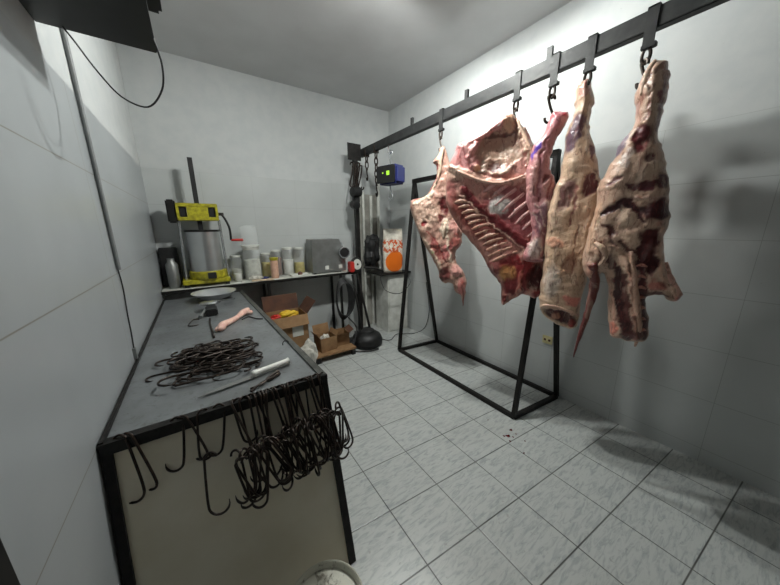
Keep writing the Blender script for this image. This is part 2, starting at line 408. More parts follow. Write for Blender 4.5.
def hanger(y, label, drop=.30, yaw=0, hooklen=.12):
    t = thing('rail_hanger', label, 'hanger', (RX, y, RZ), 'hangers along the rail')
    w = .022; b = B()
    b.box(RX-.031, RX-.0245, y-w, y+w, RZ-.105, RZ+.053); b.box(RX-.031, RX+.031, y-w, y+w, RZ+.0455, RZ+.053)
    b.box(RX+.0245, RX+.031, y-w, y+w, RZ-.02, RZ+.053)
    b.build('strap', 'rail_steel', t)
    B().box(RX-.04, RX-.012, y-w-.012, y+w+.002, RZ-.125, RZ-.104, bev=.003).build('clevis', 'rail_steel', t)
    B().tube(link_pts((RX-.026, y, RZ-.152), .034, .016, (0, 1, 0)), .0075, 8, True).build('chain_link', 'dark_iron', t, True)
    u = (math.cos(yaw), math.sin(yaw), 0)
    B().tube(s_hook_pts((RX-.026, y, RZ-.168), hooklen, .019, .026, u), .0078, 8).build('hook', 'dark_iron', t, True)
    return t
hanger(.59, 'rail hanger holding the nearest and largest hind leg', yaw=1.0)
hanger(.84, 'rail hanger holding the pale hind leg second from the near end', yaw=.8)
hanger(1.03, 'rail hanger holding the pink leg with the purple mark', yaw=2.24, hooklen=.155)
hanger(1.27, 'rail hanger holding the open rib cage carcass', yaw=1.2)
hanger(1.99, 'rail hanger holding the farthest small forequarter', yaw=1.2)

# ------------------------------------------------------------ meat
def nz(p, s, seed=0): return noise.fractal(Vector((p[0]*s+seed, p[1]*s, seed*.37)), 1, 2, 4)
class Flesh:
    """a solid piece of meat: outline in a vertical plane through the hook, inflated to real depth"""
    def __init__(s, hook_y, outline, T, edge, base, feats=(), step=.0055, seed=1, relief=.008, face=None, off=0):
        s.C = np.array([RX-.026, hook_y, 0.]); ph = math.atan2(hook_y, RX) if face is None else math.radians(face)
        s.n = np.array([-math.cos(ph), -math.sin(ph), 0]); s.t = np.array([math.sin(ph), -math.cos(ph), 0]); s.C = s.C+s.n*off
        s.seed = seed; s.T = T; s.edge = edge; s.step = step; s.base = base; s.relief = relief
        s.out = np.array([s.uv(p) for p in s.curve(outline)])
        s.out = s.out+np.array([[nz(p, 30, seed+20), nz(p, 30, seed+21)] for p in s.out])*.009; s.feats = feats
    def curve(s, o):
        P = [Vector((p[0], p[1], 0)) for p in o]; k = len(P); res = []
        for i in range(k):
            a, b, c, d = P[i-1], P[i], P[(i+1) % k], P[(i+2) % k]
            for j in range(4):
                t = j/4; q = .5*((2*b)+(c-a)*t+(2*a-5*b+4*c-d)*t*t+(3*b-a-3*c+d)*t**3); res.append((q.x, q.y))
        return res
    def uv(s, p):
        d = RW @ _ray(*p); k = (s.C-CAM).dot(s.n)/d.dot(s.n); q = CAM+k*d-s.C
        return (q.dot(s.t), q[2])
    def dist(s, P):
        A = s.out; Bq = np.roll(A, -1, 0); D = Bq-A; L = (D**2).sum(1)+1e-12
        best = np.full(len(P), 1e9); near = np.zeros_like(P); inside = np.zeros(len(P), bool)
        for a, b, d, l in zip(A, Bq, D, L):
            k = np.clip(((P-a)@d)/l, 0, 1); q = a+k[:, None]*d; e = np.hypot(*(P-q).T)
            m = e < best; best[m] = e[m]; near[m] = q[m]
            if a[1] != b[1]:
                c = (a[1] > P[:, 1]) != (b[1] > P[:, 1])
                inside ^= c & (P[:, 0] < (b[0]-a[0])*(P[:, 1]-a[1])/(b[1]-a[1])+a[0])
        return best, near, inside
    def prep(s, fl):
        r = []
        for f in fl:
            k = f[0]
            if k == 'e':   # ellipse px: x,y,rx,ry,angle(deg),color,alpha,height
                _, x, y, rx, ry, an, c, al, h = f
                u = s.uv((x, y)); sc = abs(s.uv((x+1, y))[0]-u[0]); r.append(('e', u, rx*sc, ry*sc, math.radians(-an), c, al, h))
            else:          # line px: pts,width,color,alpha,height
                _, pts, wd, c, al, h = f
                us = [s.uv(p) for p in pts]; sc = abs(s.uv((pts[0][0]+1, pts[0][1]))[0]-us[0][0]); r.append(('l', us, wd*sc, c, al, h))
        return r
    def field(s, P):
        """colour and height added by the features at plane points P"""
        W_ = np.array([[nz(p, 22, s.seed), nz(p, 22, s.seed+9)] for p in P])*.017
        Q = P+W_; col = np.tile(np.array(s.base[:3]), (len(P), 1)); H = np.zeros(len(P))
        for f in s.prep(s.feats):
            if f[0] == 'e':
                _, u, rx, ry, an, c, al, h = f; d = Q-np.array(u); ca, sa = math.cos(an), math.sin(an)
                x = (d[:, 0]*ca+d[:, 1]*sa)/rx; y = (-d[:, 0]*sa+d[:, 1]*ca)/ry; e = np.sqrt(x*x+y*y)
                g = 1-np.clip((e-.75)/.45, 0, 1); g = g*g*(3-2*g); hg = np.clip(1-e*e/1.4, 0, 1)
            else:
                _, us, wd, c, al, h = f; e = np.full(len(P), 1e9)
                for a, b in zip(us[:-1], us[1:]):
                    a = np.array(a); d = np.array(b)-a; k = np.clip(((Q-a)@d)/(d@d+1e-12), 0, 1); e = np.minimum(e, np.hypot(*(Q-a-k[:, None]*d).T))
                e /= wd*.5; g = 1-np.clip((e-.6)/.7, 0, 1); g = g*g*(3-2*g); hg = np.clip(1-e*e/1.6, 0, 1)
            if c is not None:
                A = (g*al)[:, None]; col = col*(1-A)+np.array(c[:3])*A
            H += .7*h*hg
        return col, H
    def height(s, P):
        d, _, ins = s.dist(P); d = np.where(ins, d, 0); k = np.clip(d/s.edge, 0, 1)
        return s.T*np.sqrt(1-(1-k)**2)
    def build(s, name, parent):
        o = s.out; g = s.step; x0, y0 = o.min(0)-g; x1, y1 = o.max(0)+g
        nx, ny = int((x1-x0)/g)+2, int((y1-y0)/g)+2
        gx, gy = np.meshgrid(x0+np.arange(nx)*g, y0+np.arange(ny)*g, indexing='ij'); P = np.stack([gx.ravel(), gy.ravel()], 1)
        d, near, ins = s.dist(P); I = ins.reshape(nx, ny)
        cell = I[:-1, :-1] | I[1:, :-1] | I[:-1, 1:] | I[1:, 1:]
        used = np.zeros((nx, ny), bool); used[:-1, :-1] |= cell; used[1:, :-1] |= cell; used[:-1, 1:] |= cell; used[1:, 1:] |= cell
        uf = used.ravel(); Q = P.copy(); snap = uf & ~ins; Q[snap] = near[snap]; d2 = np.where(ins, d, 0)
        idx = -np.ones(nx*ny, int); ids = np.nonzero(uf)[0]; idx[ids] = np.arange(len(ids)); Q = Q[ids]; dd = d2[ids]; bnd = ~ins[ids]
        k = np.clip(dd/s.edge, 0, 1); h = s.T*np.sqrt(1-(1-k)**2); fade = np.clip(dd/.02, 0, 1)
        col, H = s.field(Q)
        rel = np.array([nz(q, 9, s.seed+3)+.22*nz(q, 34, s.seed+5) for q in Q])*s.relief
        front = np.where(bnd, 0, h+(H+rel)*fade); back = np.where(bnd, 0, -.8*h+rel*fade)
        front = np.maximum(front, back+.003*(~bnd))
        n = len(Q); vs = []; loc = np.array(parent['_o'])
        for z in (front, back):
            W3 = s.C+Q[:, :1]*s.t+z[:, None]*s.n; W3[:, 2] = Q[:, 1]; vs.append(W3-loc)
        remap = np.arange(n, 2*n); remap[bnd] = np.arange(n)[bnd]
        fs = []
        for i, j in zip(*np.nonzero(cell)):
            a, b, c, e = idx[i*ny+j], idx[(i+1)*ny+j], idx[(i+1)*ny+j+1], idx[i*ny+j+1]
            fs.append((a, b, c, e)); r = [remap[q] for q in (e, c, b, a)]; fs.append(tuple(int(q) for q in r))
        fs = [tuple(int(q) for q in f) for f in fs]; V = np.concatenate(vs)
        ob = link_mesh(name, V, fs, 'meat', parent, True); me = ob.data
        at = me.color_attributes.new('flesh', 'FLOAT_COLOR', 'POINT')
        back_c = np.array(s.base[:3])*.85
        cc = np.ones((2*n, 4)); cc[:n, :3] = col; cc[n:, :3] = back_c; at.data.foreach_set('color', cc.ravel())
        bm = bmesh.new(); bm.from_mesh(me); bmesh.ops.delete(bm, geom=[v for v in bm.verts if not v.link_faces], context='VERTS')
        bmesh.ops.dissolve_degenerate(bm, dist=1e-5, edges=bm.edges[:]); bmesh.ops.recalc_face_normals(bm, faces=bm.faces[:]); bm.to_mesh(me); bm.free()
        me.polygons.foreach_set('use_smooth', [True]*len(me.polygons)); ob['_o'] = parent['_o']
        return ob
    def on(s, pts, lift=0.0):
        """pixel path -> 3D path on the front surface"""
        Q = np.array([s.uv(p) for p in pts]); h = s.height(Q); _, H = s.field(Q); f = np.clip(s.dist(Q)[0]/.02, 0, 1)
        z = h+H*f+lift; W3 = s.C+Q[:, :1]*s.t+z[:, None]*s.n; W3[:, 2] = Q[:, 1]; return [Vector(w) for w in W3]
    def strip(s, name, pts, r, color, parent, lift=0.0, n=8, m='meat'):
        p = smooth_path(s.on(pts, lift), 4); k = len(p)
        if isinstance(r, (list, tuple)): rr = list(np.interp(np.linspace(0, 1, k), np.linspace(0, 1, len(r)), r))
        else: rr = [r*(1 if 1 < i < k-2 else .6) for i in range(k)]
        p = [q+Vector((nz((q.x+q.y, q.z), 30, 4), nz((q.x+q.y, q.z), 30, 5), 0))*.004 for q in p]
        rr = [x*(1+.25*nz((q.x+q.y, q.z), 45, s.seed)) for x, q in zip(rr, p)]
        o = B().tube(p, rr, n).build(name, m, parent, False); o.data.polygons.foreach_set('use_smooth', [True]*len(o.data.polygons))
        at = o.data.color_attributes.new('flesh', 'FLOAT_COLOR', 'POINT')
        at.data.foreach_set('color', np.tile(np.array([*color[:3], 1.]), (len(o.data.vertices), 1)).ravel())
        return o
S = srgb
CREAM, TAN, PINK, ROSE = S(226, 200, 176), S(212, 176, 148), S(216, 160, 150), S(196, 120, 116)
RED, DARK, DEEP, MAUVE = S(146, 48, 50), S(98, 34, 36), S(60, 22, 26), S(150, 118, 126)
FAT, YEL, WHITE, PURP = S(232, 212, 190), S(222, 182, 120), S(236, 228, 222), S(84, 48, 160)

# A: farthest forequarter
t = thing('lamb_forequarter', 'smallest hanging cut, ragged pale forequarter farthest along the rail', 'meat', (RX-.026, 1.99, 1.7), 'meat hanging from the rail')
A = Flesh(1.99, [(441, 146), (445, 147), (447, 153), (449, 160), (452, 170), (455, 190), (457, 208), (459, 222), (462, 230), (461, 245), (456, 251), (456.5, 262), (463, 271), (466.5, 281), (465.6, 292), (463, 301), (460, 295), (455, 292), (452, 283), (444, 283), (439, 277), (438, 269), (432, 258), (421, 237), (411, 211), (412, 200), (425, 197), (431, 188), (436.5, 176), (436.5, 167), (433.5, 162), (438, 154)],
  .05, .07, S(186, 146, 130), [
  ('e', 424, 215, 13, 16, 30, S(212, 178, 158), 1, .004), ('l', [(441, 150), (438, 175), (430, 195), (415, 204)], 5, CREAM, 1, .012),
  ('l', [(437, 166), (436, 180), (428, 193), (414, 200)], 2.2, RED, .9, -.004), ('e', 444, 206, 4.5, 9, -12, DARK, 1, -.022), ('e', 441, 218, 3, 3, 0, DARK, .9, -.01), ('e', 424, 224, 3, 2.4, 0, RED, 1, -.012),
  ('e', 445, 227, 4, 9, 15, FAT, 1, .012), ('e', 453, 226, 5, 6, 0, PINK, .9, .008), ('e', 456, 240, 4, 9, 0, RED, .7, .004), ('e', 447, 250, 5, 9, 10, ROSE, .9, 0),
  ('e', 436, 248, 4, 12, -25, RED, .7, -.006), ('l', [(424, 238), (436, 258), (442, 272)], 3, CREAM, .8, .006), ('e', 445, 273, 6, 7, 0, DARK, .9, .004), ('e', 441, 279, 3, 3, 0, DEEP, .8, .004), ('e', 456, 270, 6, 6, 0, PINK, 1, .01), ('e', 461, 286, 4, 9, 0, ROSE, .9, .006), ('e', 451, 244, 2, 7, 10, DARK, .7, -.01),
  ('l', [(446, 232), (448, 246), (452, 262)], 2.2, FAT, .8, .004), ('l', [(428, 232), (438, 244), (446, 262)], 1.6, RED, .8, -.004)], seed=2, relief=.016)
A.build('flesh', t)
A.strip('tendon', [(443, 149), (441, 160), (440, 172), (436, 184)], [.010, .014, .012, .006], CREAM, t)
A.strip('shin_bone', [(461, 282), (463, 294), (463, 306)], [.012, .009, .004], S(150, 88, 78), t)
A.strip('fat_lump', [(446, 222), (444, 231), (443, 238)], [.010, .018, .008], FAT, t, -.004)
A.strip('fat_lump', [(454, 221), (457, 228), (455, 236)], [.008, .016, .008], PINK, t, -.004)

# B: open half carcass with ribs
t = thing('rib_carcass', 'widest hanging carcass, cut open to show its rib cage', 'meat', (RX-.026, 1.27, 1.7), 'meat hanging from the rail')
Bb = Flesh(1.27, [(505, 116), (509, 114), (515, 116), (520, 123), (527, 130), (531, 139), (535, 146), (534, 160), (538, 178), (542, 200), (544, 225), (545.5, 250), (545, 280), (541, 294), (533, 298), (523, 294), (514, 298), (504, 304.5), (500.5, 298), (501, 284), (491, 273), (484, 259), (475, 246), (465, 235), (456, 223), (447, 206), (446.5, 188), (447, 172), (450, 162), (456, 151), (458, 144), (468, 141), (476, 138), (486, 131), (493, 126), (501, 120)],
  .055, .06, S(196, 138, 126), [
  ('e', 470, 155, 18, 22, -30, S(208, 148, 146), 1, .012), ('e', 499, 148, 25, 21, -20, S(172, 138, 120), 1, -.070), ('e', 503, 158, 20, 10, 0, S(196, 168, 148), .9, 0),
  ('l', [(479, 141), (487, 137), (501, 137), (514, 134)], 4.5, S(104, 70, 62), .9, -.012), ('l', [(476, 168), (472, 155), (478, 142), (492, 131), (505, 122)], 6, S(214, 156, 152), 1, .03),
  ('l', [(461, 146), (459, 158), (464, 170)], 2, ROSE, .8, -.004), ('l', [(466, 144), (465, 156), (470, 168)], 2, RED, .6, -.004), ('l', [(488, 130), (500, 125)], 3, WHITE, .9, .006),
  ('e', 510, 124, 6, 9, 0, S(206, 166, 138), 1, .012), ('l', [(519, 124), (524, 140), (528, 152), (529, 165)], 6, CREAM, 1, .02), ('l', [(521, 130), (525, 145)], 2, RED, .8, -.006), ('l', [(516, 122), (517, 135), (514, 145)], 3, S(120, 80, 66), .9, -.01),
  ('e', 494, 168, 9, 4.5, -8, DEEP, .85, -.012), ('e', 486, 168, 4, 3, 0, FAT, .8, .008), ('l', [(480, 173), (490, 172), (500, 176), (511, 170)], 2.4, FAT, .8, .01), ('l', [(484, 163), (497, 160), (510, 162), (514, 168)], 3, S(206, 170, 150), .9, .010), ('e', 521, 170, 7, 9, 0, PINK, .8, .006),
  ('l', [(450, 168), (460, 172), (470, 176), (484, 182), (500, 184), (516, 183), (526, 178)], 6, S(222, 178, 160), 1, .026), ('e', 456, 176, 9, 7, 0, S(224, 186, 166), .9, .008), ('e', 478, 170, 4, 4, 0, YEL, .5, .008),
  ('e', 452, 192, 4, 12, 0, ROSE, .6, 0), ('e', 510, 215, 34, 26, 40, S(164, 92, 94), 1, -.006), ('e', 488, 192, 14, 6, 20, S(200, 140, 128), .8, .006),
  ('e', 478, 220, 40, 14, 43, S(140, 74, 66), 1, -.004), ('e', 500, 206, 10, 10, 0, WHITE, 1, .012),
  ('l', [(464, 189), (480, 207), (500, 224), (520, 240), (544, 260)], 6.5, S(108, 30, 36), 1, .018), ('l', [(462, 196), (478, 212), (498, 229), (518, 245), (536, 258)], 1.7, S(230, 186, 166), 1, .014),
  ('e', 518, 268, 22, 14, 20, RED, 1, .004), ('e', 507, 272, 9, 9, 40, S(206, 150, 92), .85, .006), ('e', 523, 258, 8, 5, 0, S(150, 36, 44), 1, .01), ('e', 514, 285, 13, 10, 0, S(108, 38, 40), 1, .008), ('e', 535, 277, 9, 16, 0, S(64, 20, 24), 1, -.016), ('e', 537, 293, 6, 5, 0, S(130, 40, 44), .9, .006), ('l', [(521, 270), (519, 284), (516, 294)], 3.4, S(190, 110, 96), .7, .008),  # darkest ellipse at lower right paints the shadowed area into the flesh colour
  ('e', 492, 268, 8, 9, 35, S(156, 90, 86), 1, .010), ('l', [(484, 258), (490, 270), (500, 281)], 2, DARK, .6, -.006), ('e', 505, 297, 4, 4, 0, DARK, 1, 0)], seed=5, relief=.008)
Bb.build('flesh', t)
for k in range(10):     # ribs of the upper side, running down to the split breastbone
    a = k/9; x0, y0 = 481+57*a, 197+55*a; dx, dy = 15+7*math.sin(a*3.1), -(14+9*math.sin(a*3.1))
    Bb.strip('rib', [(x0+2, y0-3), (x0+dx*.5, y0+dy*.45-1), (min(x0+dx*1.15, 542), y0+dy)], [.010, .016, .012], S(222, 172, 166), t, -.008)
for k in range(12):     # ribs of the lower side, running in from the outer edge
    a = k/11; ex, ey = 456+36*a, 204+58*a; sx, sy = 467+50*a, 202+49*a
    Bb.strip('rib', [(ex, ey-1), ((ex+sx)/2, (ey+sy)/2-1.5), (sx, sy)], [.011, .0165, .010], S(206, 158, 136), t, -.008)
Bb.strip('skin_fold', [(456, 150), (470, 145), (484, 137), (496, 128), (508, 119)], [.008, .014, .016, .014, .010], S(216, 158, 152), t, -.004)
Bb.strip('skin_fold', [(450, 166), (462, 174), (482, 182), (503, 184), (524, 177)], [.008, .013, .012, .012, .008], S(228, 188, 168), t, -.003)
Bb.strip('skin_fold', [(517, 121), (524, 138), (530, 152), (531, 168)], [.008, .012, .012, .008], S(226, 196, 172), t, -.003)

# C: pink leg with purple stamp
t = thing('pink_leg', 'slim pink leg with a purple ink mark, overlapping the rib cage', 'meat', (RX-.026, 1.05, 1.7), 'meat hanging from the rail')
Cc = Flesh(1.05, [(551, 114), (557, 112), (567.5, 112.5), (567.5, 121), (562, 131), (557, 139), (552.5, 150), (550, 160), (550, 168), (554, 180), (556, 190), (553, 210), (550.5, 228), (546, 245), (544, 255), (541, 262), (524, 260), (526, 247), (532, 234), (530, 217), (526, 200), (526, 186), (526.5, 173), (528.5, 162), (534, 145), (542, 137), (547, 126)],
  .06, .05, S(200, 138, 140), [
  ('e', 560, 116, 9, 4, 0, S(176, 70, 82), 1, 0), ('e', 553, 126, 5, 12, 25, S(206, 134, 140), 1, .006), ('e', 536, 152, 2.2, 10, 30, PURP, 1, 0), ('e', 533, 180, 6, 18, 5, S(216, 160, 156), 1, .01), ('l', [(546, 140), (541, 158), (538, 178), (538, 200)], 3, S(178, 104, 110), .9, -.008),
  ('e', 548, 185, 5, 12, 10, S(212, 150, 140), .9, .008), ('e', 546, 180, 2.6, 6, 10, DARK, .9, -.016), ('l', [(551, 172), (549, 188), (546, 205)], 2.4, RED, .8, -.004), ('e', 545, 208, 5, 8, 0, FAT, .7, .01), ('e', 542, 220, 7, 18, 0, S(158, 110, 124), .9, 0),
  ('l', [(536, 205), (541, 216), (546, 226)], 1.8, S(224, 190, 180), .9, .006), ('l', [(534, 214), (540, 226), (545, 236)], 1.8, S(224, 190, 180), .9, .006), ('e', 535, 248, 8, 12, 10, S(220, 196, 188), 1, .006), ('l', [(533, 232), (538, 246), (541, 258)], 2, MAUVE, .7, -.004)], seed=8, relief=.008, off=.03)
Cc.build('flesh', t)
Cc.strip('cut_end', [(551, 115), (559, 114), (566, 115)], [.008, .015, .010], S(150, 50, 62), t, -.04)

# D: second hind leg
t = thing('pale_hind_leg', 'pale yellowish hind leg with an open hollow bottom end', 'meat', (RX-.026, .84, 1.7), 'meat hanging from the rail')
D = Flesh(.84, [(583, 83), (587, 80), (591, 84), (594, 99), (590, 117), (590, 131), (595, 148), (598, 165), (601, 180), (603, 200), (604, 225), (597, 250), (590, 267), (585, 286), (580, 305), (577, 325), (565, 327), (547, 318), (540, 306), (540, 287), (544, 263), (544.5, 240), (547, 213), (552, 195), (560, 175), (564, 156), (566, 137), (571, 122), (574.5, 108), (575, 92), (578, 88)],
  .085, .075, S(214, 182, 154), [
  ('e', 584, 92, 8, 9, 0, S(206, 160, 146), .9, .006), ('e', 586, 88, 3, 4, 0, S(150, 84, 84), .8, -.006), ('e', 579, 112, 4, 8, 0, S(222, 194, 170), .9, .004),
  ('e', 574, 138, 8, 21, 12, S(104, 80, 92), 1, -.004), ('l', [(586, 118), (585, 140), (588, 160)], 3.5, FAT, .9, .006), ('e', 592, 154, 2.6, 11, -12, S(112, 62, 64), 1, -.012), ('e', 577, 166, 9, 10, 0, S(220, 190, 164), 1, .006),
  ('e', 590, 185, 7.5, 16, 12, S(92, 38, 42), 1, -.02), ('l', [(583, 168), (596, 176), (600, 195)], 2.6, CREAM, .9, .012), ('e', 566, 196, 8, 17, 15, S(96, 54, 58), .9, -.008), ('l', [(560, 180), (556, 205), (552, 230)], 5, S(206, 176, 150), .9, .006), ('l', [(577, 186), (574, 210), (570, 226)], 3, S(156, 96, 92), .8, -.004),
  ('e', 566, 250, 17, 24, 10, S(216, 182, 152), 1, .010), ('e', 557, 242, 10, 5, 15, S(228, 168, 140), .9, .012), ('e', 570, 262, 7, 14, 10, S(170, 122, 96), .8, -.012), ('e', 552, 280, 8, 18, 0, S(224, 204, 188), 1, .004), ('e', 551, 282, 2, 4, 0, S(120, 90, 90), .6, -.002), ('l', [(590, 215), (584, 240), (580, 270)], 5, S(206, 168, 138), .9, .008), ('l', [(578, 225), (574, 250), (572, 275)], 2, S(150, 96, 76), .7, -.006),
  ('e', 572, 298, 9, 6, 10, S(226, 146, 130), 1, .006), ('e', 560, 313, 17, 9, 12, S(70, 30, 28), 1, -.055), ('l', [(541, 305), (552, 304), (566, 309), (578, 313)], 3, S(220, 180, 158), 1, .012), ('e', 556, 314, 5, 5, 0, S(196, 140, 116), .9, .020), ('e', 571, 320, 4, 5, 0, S(140, 60, 54), 1, .02)], seed=11, relief=.008, off=-.04)
D.build('flesh', t)
D.strip('cut_rim', [(541, 308), (545, 303), (556, 303.5), (568, 308), (578, 312)], [.007, .010, .010, .010, .006], S(222, 184, 160), t, -.006)
D.strip('knuckle', [(579, 91), (583, 87), (589, 90)], [.014, .020, .014], S(222, 192, 172), t, -.03)
D.strip('loose_fat', [(590, 236), (594, 250), (590, 262), (584, 270)], [.008, .015, .013, .006], S(226, 190, 164), t, 0)

# E: nearest hindquarter
t = thing('large_hind_leg', 'largest darkest hind leg with backbone and tail, nearest the camera', 'meat', (RX-.026, .59, 1.7), 'meat hanging from the rail')
Ee = Flesh(.59, [(650, 67), (658, 61), (667, 63.5), (670, 72), (667.5, 88), (664.5, 106), (659, 129), (661, 145), (666, 163), (669, 183), (670, 206), (669, 220), (663.5, 236), (665, 256), (670, 277), (681, 290), (678, 301), (668, 300), (661, 295), (648, 296), (646, 308), (649, 327), (645.5, 339), (634, 341), (621, 338), (611, 335), (607, 313), (608.5, 292), (603, 272), (594, 280), (587, 277), (583, 268), (583, 256), (586, 239), (591, 225), (596, 206), (597, 190), (605, 174), (612, 161), (620, 145), (631.5, 130), (636, 112), (634.5, 95), (641, 81)],
  .10, .085, S(202, 168, 146), [
  ('l', [(655, 64), (650, 80), (646, 97)], 7, S(222, 190, 168), 1, .012), ('l', [(650, 80), (647, 97)], 3, S(120, 70, 60), .9, -.012), ('e', 664, 72, 5, 7, 0, S(176, 128, 112), .9, 0), ('l', [(666, 80), (661, 105), (656, 126)], 5, S(150, 84, 82), .9, -.004), ('l', [(640, 98), (640, 118), (637, 130)], 5, S(208, 166, 146), .9, .006), ('l', [(648, 104), (646, 124)], 2.4, S(140, 78, 74), .8, -.008),
  ('e', 641, 141, 8.5, 14, 8, S(104, 40, 44), 1, -.018), ('e', 645, 138, 4, 3.4, 0, S(196, 140, 126), .9, .01), ('e', 637, 150, 3, 4, 0, S(160, 96, 90), .9, .006), ('e', 618, 150, 5, 18, 28, S(136, 122, 134), 1, -.004), ('e', 626, 160, 5, 12, 20, S(206, 184, 172), .9, .004),
  ('e', 649, 162, 5, 6, 0, S(92, 34, 38), 1, -.022), ('e', 655, 168, 6, 6, 0, CREAM, .8, .006), ('e', 618, 180, 13, 12, -20, S(214, 178, 156), 1, .012), ('e', 617, 182, 8, 2.6, -12, S(112, 66, 70), .9, -.008), ('e', 631, 190, 4, 3, 0, S(90, 36, 40), .9, -.01), ('e', 645, 190, 8, 4.5, 0, S(84, 32, 38), 1, -.008), ('e', 660, 183, 8, 9, -10, S(74, 28, 34), 1, -.008), ('l', [(633, 200), (650, 199), (666, 202)], 3.4, S(196, 158, 144), .9, .012),
  ('l', [(603, 216), (611, 208), (621, 203), (629, 203)], 5.5, S(72, 28, 32), 1, -.010), ('l', [(630, 207), (638, 213), (641, 221)], 5, S(78, 30, 34), 1, -.010), ('e', 655, 212, 14, 12, 0, S(76, 30, 34), 1, .004), ('e', 625, 218, 9, 10, 0, S(222, 192, 168), 1, .014), ('e', 612, 230, 6, 4, 20, S(80, 30, 32), .9, -.010), ('e', 632, 236, 8, 10, 0, S(218, 184, 160), 1, .012), ('e', 642, 246, 5, 16, 0, S(78, 28, 30), 1, -.014), ('e', 652, 238, 7, 12, 10, S(90, 40, 38), 1, 0), ('e', 658, 225, 4, 4, 0, S(190, 140, 124), .7, .006),
  ('l', [(600, 205), (595, 225), (590, 250)], 7, S(218, 180, 152), 1, .008), ('e', 600, 250, 9, 8, 10, S(216, 174, 150), 1, .016), ('l', [(600, 240), (604, 250), (598, 262)], 2, S(120, 54, 50), .8, -.012), ('e', 611, 262, 5, 10, -15, S(70, 28, 28), .95, -.010), ('e', 590, 268, 6, 7, 0, S(206, 152, 134), 1, .01), ('l', [(612, 245), (622, 256), (627, 268)], 5, S(214, 176, 152), 1, .012),
  ('l', [(617, 268), (620, 300), (626, 334)], 10, S(64, 26, 26), 1, -.006), ('l', [(628, 262), (632, 290), (636, 336)], 4, S(200, 152, 132), 1, .016), ('l', [(640, 262), (642, 290), (643, 334)], 9, S(80, 30, 30), 1, -.004), ('l', [(613, 290), (614, 315), (613, 331)], 4, S(214, 168, 148), 1, .008), ('e', 613, 325, 4, 9, 0, S(222, 138, 118), .9, .006), ('e', 652, 262, 6, 16, 0, S(70, 26, 28), 1, -.018),
  ('l', [(661, 232), (660, 255), (665, 276), (676, 294)], 9, S(220, 180, 156), 1, .018), ('e', 655, 283, 9, 7, 20, S(190, 120, 106), 1, .004), ('e', 655, 293, 10, 3, 5, S(90, 34, 36), .9, -.006), ('e', 675, 295, 5, 5, 0, S(214, 134, 124), 1, .006),
  ('e', 657, 212, 12, 14, 0, S(66, 26, 30), 1, 0), ('e', 648, 236, 11, 9, 30, S(84, 34, 34), 1, -.006), ('e', 645, 256, 9, 14, 0, S(70, 26, 28), 1, -.010), ('l', [(606, 214), (618, 206), (634, 206), (646, 214)], 5, S(66, 26, 30), 1, -.006),
  ('l', [(628, 188), (645, 186), (664, 180)], 7, S(88, 40, 42), 1, -.004), ('l', [(620, 240), (628, 250), (640, 252)], 5, S(86, 36, 36), .9, -.006), ('l', [(604, 226), (612, 232), (614, 244)], 4, S(96, 44, 42), .9, -.006), ('e', 641, 144, 9, 15, 8, S(96, 36, 40), 1, -.006),
  ('l', [(626, 130), (619, 148), (612, 162)], 6, S(124, 112, 126), 1, 0), ('e', 638, 112, 3, 12, 0, S(170, 118, 104), .8, 0), ('l', [(664, 88), (660, 112), (655, 132)], 6, S(124, 66, 66), .9, 0),
  ('l', [(624, 272), (626, 300), (631, 334)], 5, S(92, 42, 40), .9, -.004), ('e', 632, 330, 12, 7, 0, S(96, 40, 38), .8, 0), ('e', 650, 250, 8, 10, 0, S(96, 46, 42), .8, 0)], seed=17, relief=.009, step=.0058, off=.05)
Ee.build('flesh', t)
Ee.strip('tail', [(594, 262), (595, 276), (593, 292), (588, 310), (582, 330), (577, 345), (573.5, 357)], [.022, .026, .022, .018, .013, .008, .003], S(112, 58, 54), t, .0)
Ee.strip('backbone', [(630, 250), (633, 275), (636, 300), (638, 325), (635, 346)], [.010, .014, .015, .012, .006], S(210, 168, 146), t, -.002)
Ee.strip('heel_tendon', [(654, 66), (648, 76), (643, 88), (640, 100)], [.008, .014, .012, .006], S(224, 194, 172), t, .0)
for k in range(7):
    y = 264+k*10.5
    Ee.strip('vertebra', [(635+k*.4, y), (640+k*.3, y-1), (645, y+1)], [.006, .010, .004], S(186, 124, 108), t, -.002)
Ee.strip('flap_end', [(664, 262), (668, 278), (677, 294)], [.012, .020, .018], S(222, 172, 154), t, -.006)
Ee.strip('loose_fat', [(596, 242), (603, 247), (606, 256), (600, 264)], [.008, .016, .014, .008], S(226, 190, 166), t, 0)

# ------------------------------------------------------------ hanging scale
sy = 2.82
t = thing('hanging_scale', 'blue and black digital hanging scale with green lit display', 'scale', (RX, sy, 2.1), None)
R_ = math.radians(-18)
def rb(b, piv=(RX, sy, 0)):
    R3 = Matrix.Rotation(-R_, 3, 'Z'); c = Vector(piv); b.v = [R3@(v-c)+c for v in b.v]; return b
rb(B().box(RX-.085, RX+.11, sy-.14, sy+.14, 2.03, 2.235, bev=.025)).build('case', 'blue', t, True)
rb(B().box(RX-.096, RX-.084, sy-.130, sy+.130, 2.04, 2.225, bev=.012)).build('face', 'black_plastic', t, True)
rb(B().box(RX-.099, RX-.0955, sy-.055, sy-.015, 2.12, 2.165)).build('display', 'led', t)
rb(B().box(RX-.099, RX-.0955, sy+.030, sy+.045, 2.14, 2.155)).build('button', 'led', t)
B().tube(s_hook_pts((RX, sy, 2.395), .17, .035, .030, (0, 1, 0)), .007, 8).build('top_hook', 'bright_steel', t, True)
B().tube(smooth_path([(RX, sy+.028, 2.47), (RX, sy+.045, 2.40), (RX, sy+.02, 2.36), (RX, sy-.02, 2.38)]), .007, 8).build('rail_clip', 'bright_steel', t, True)
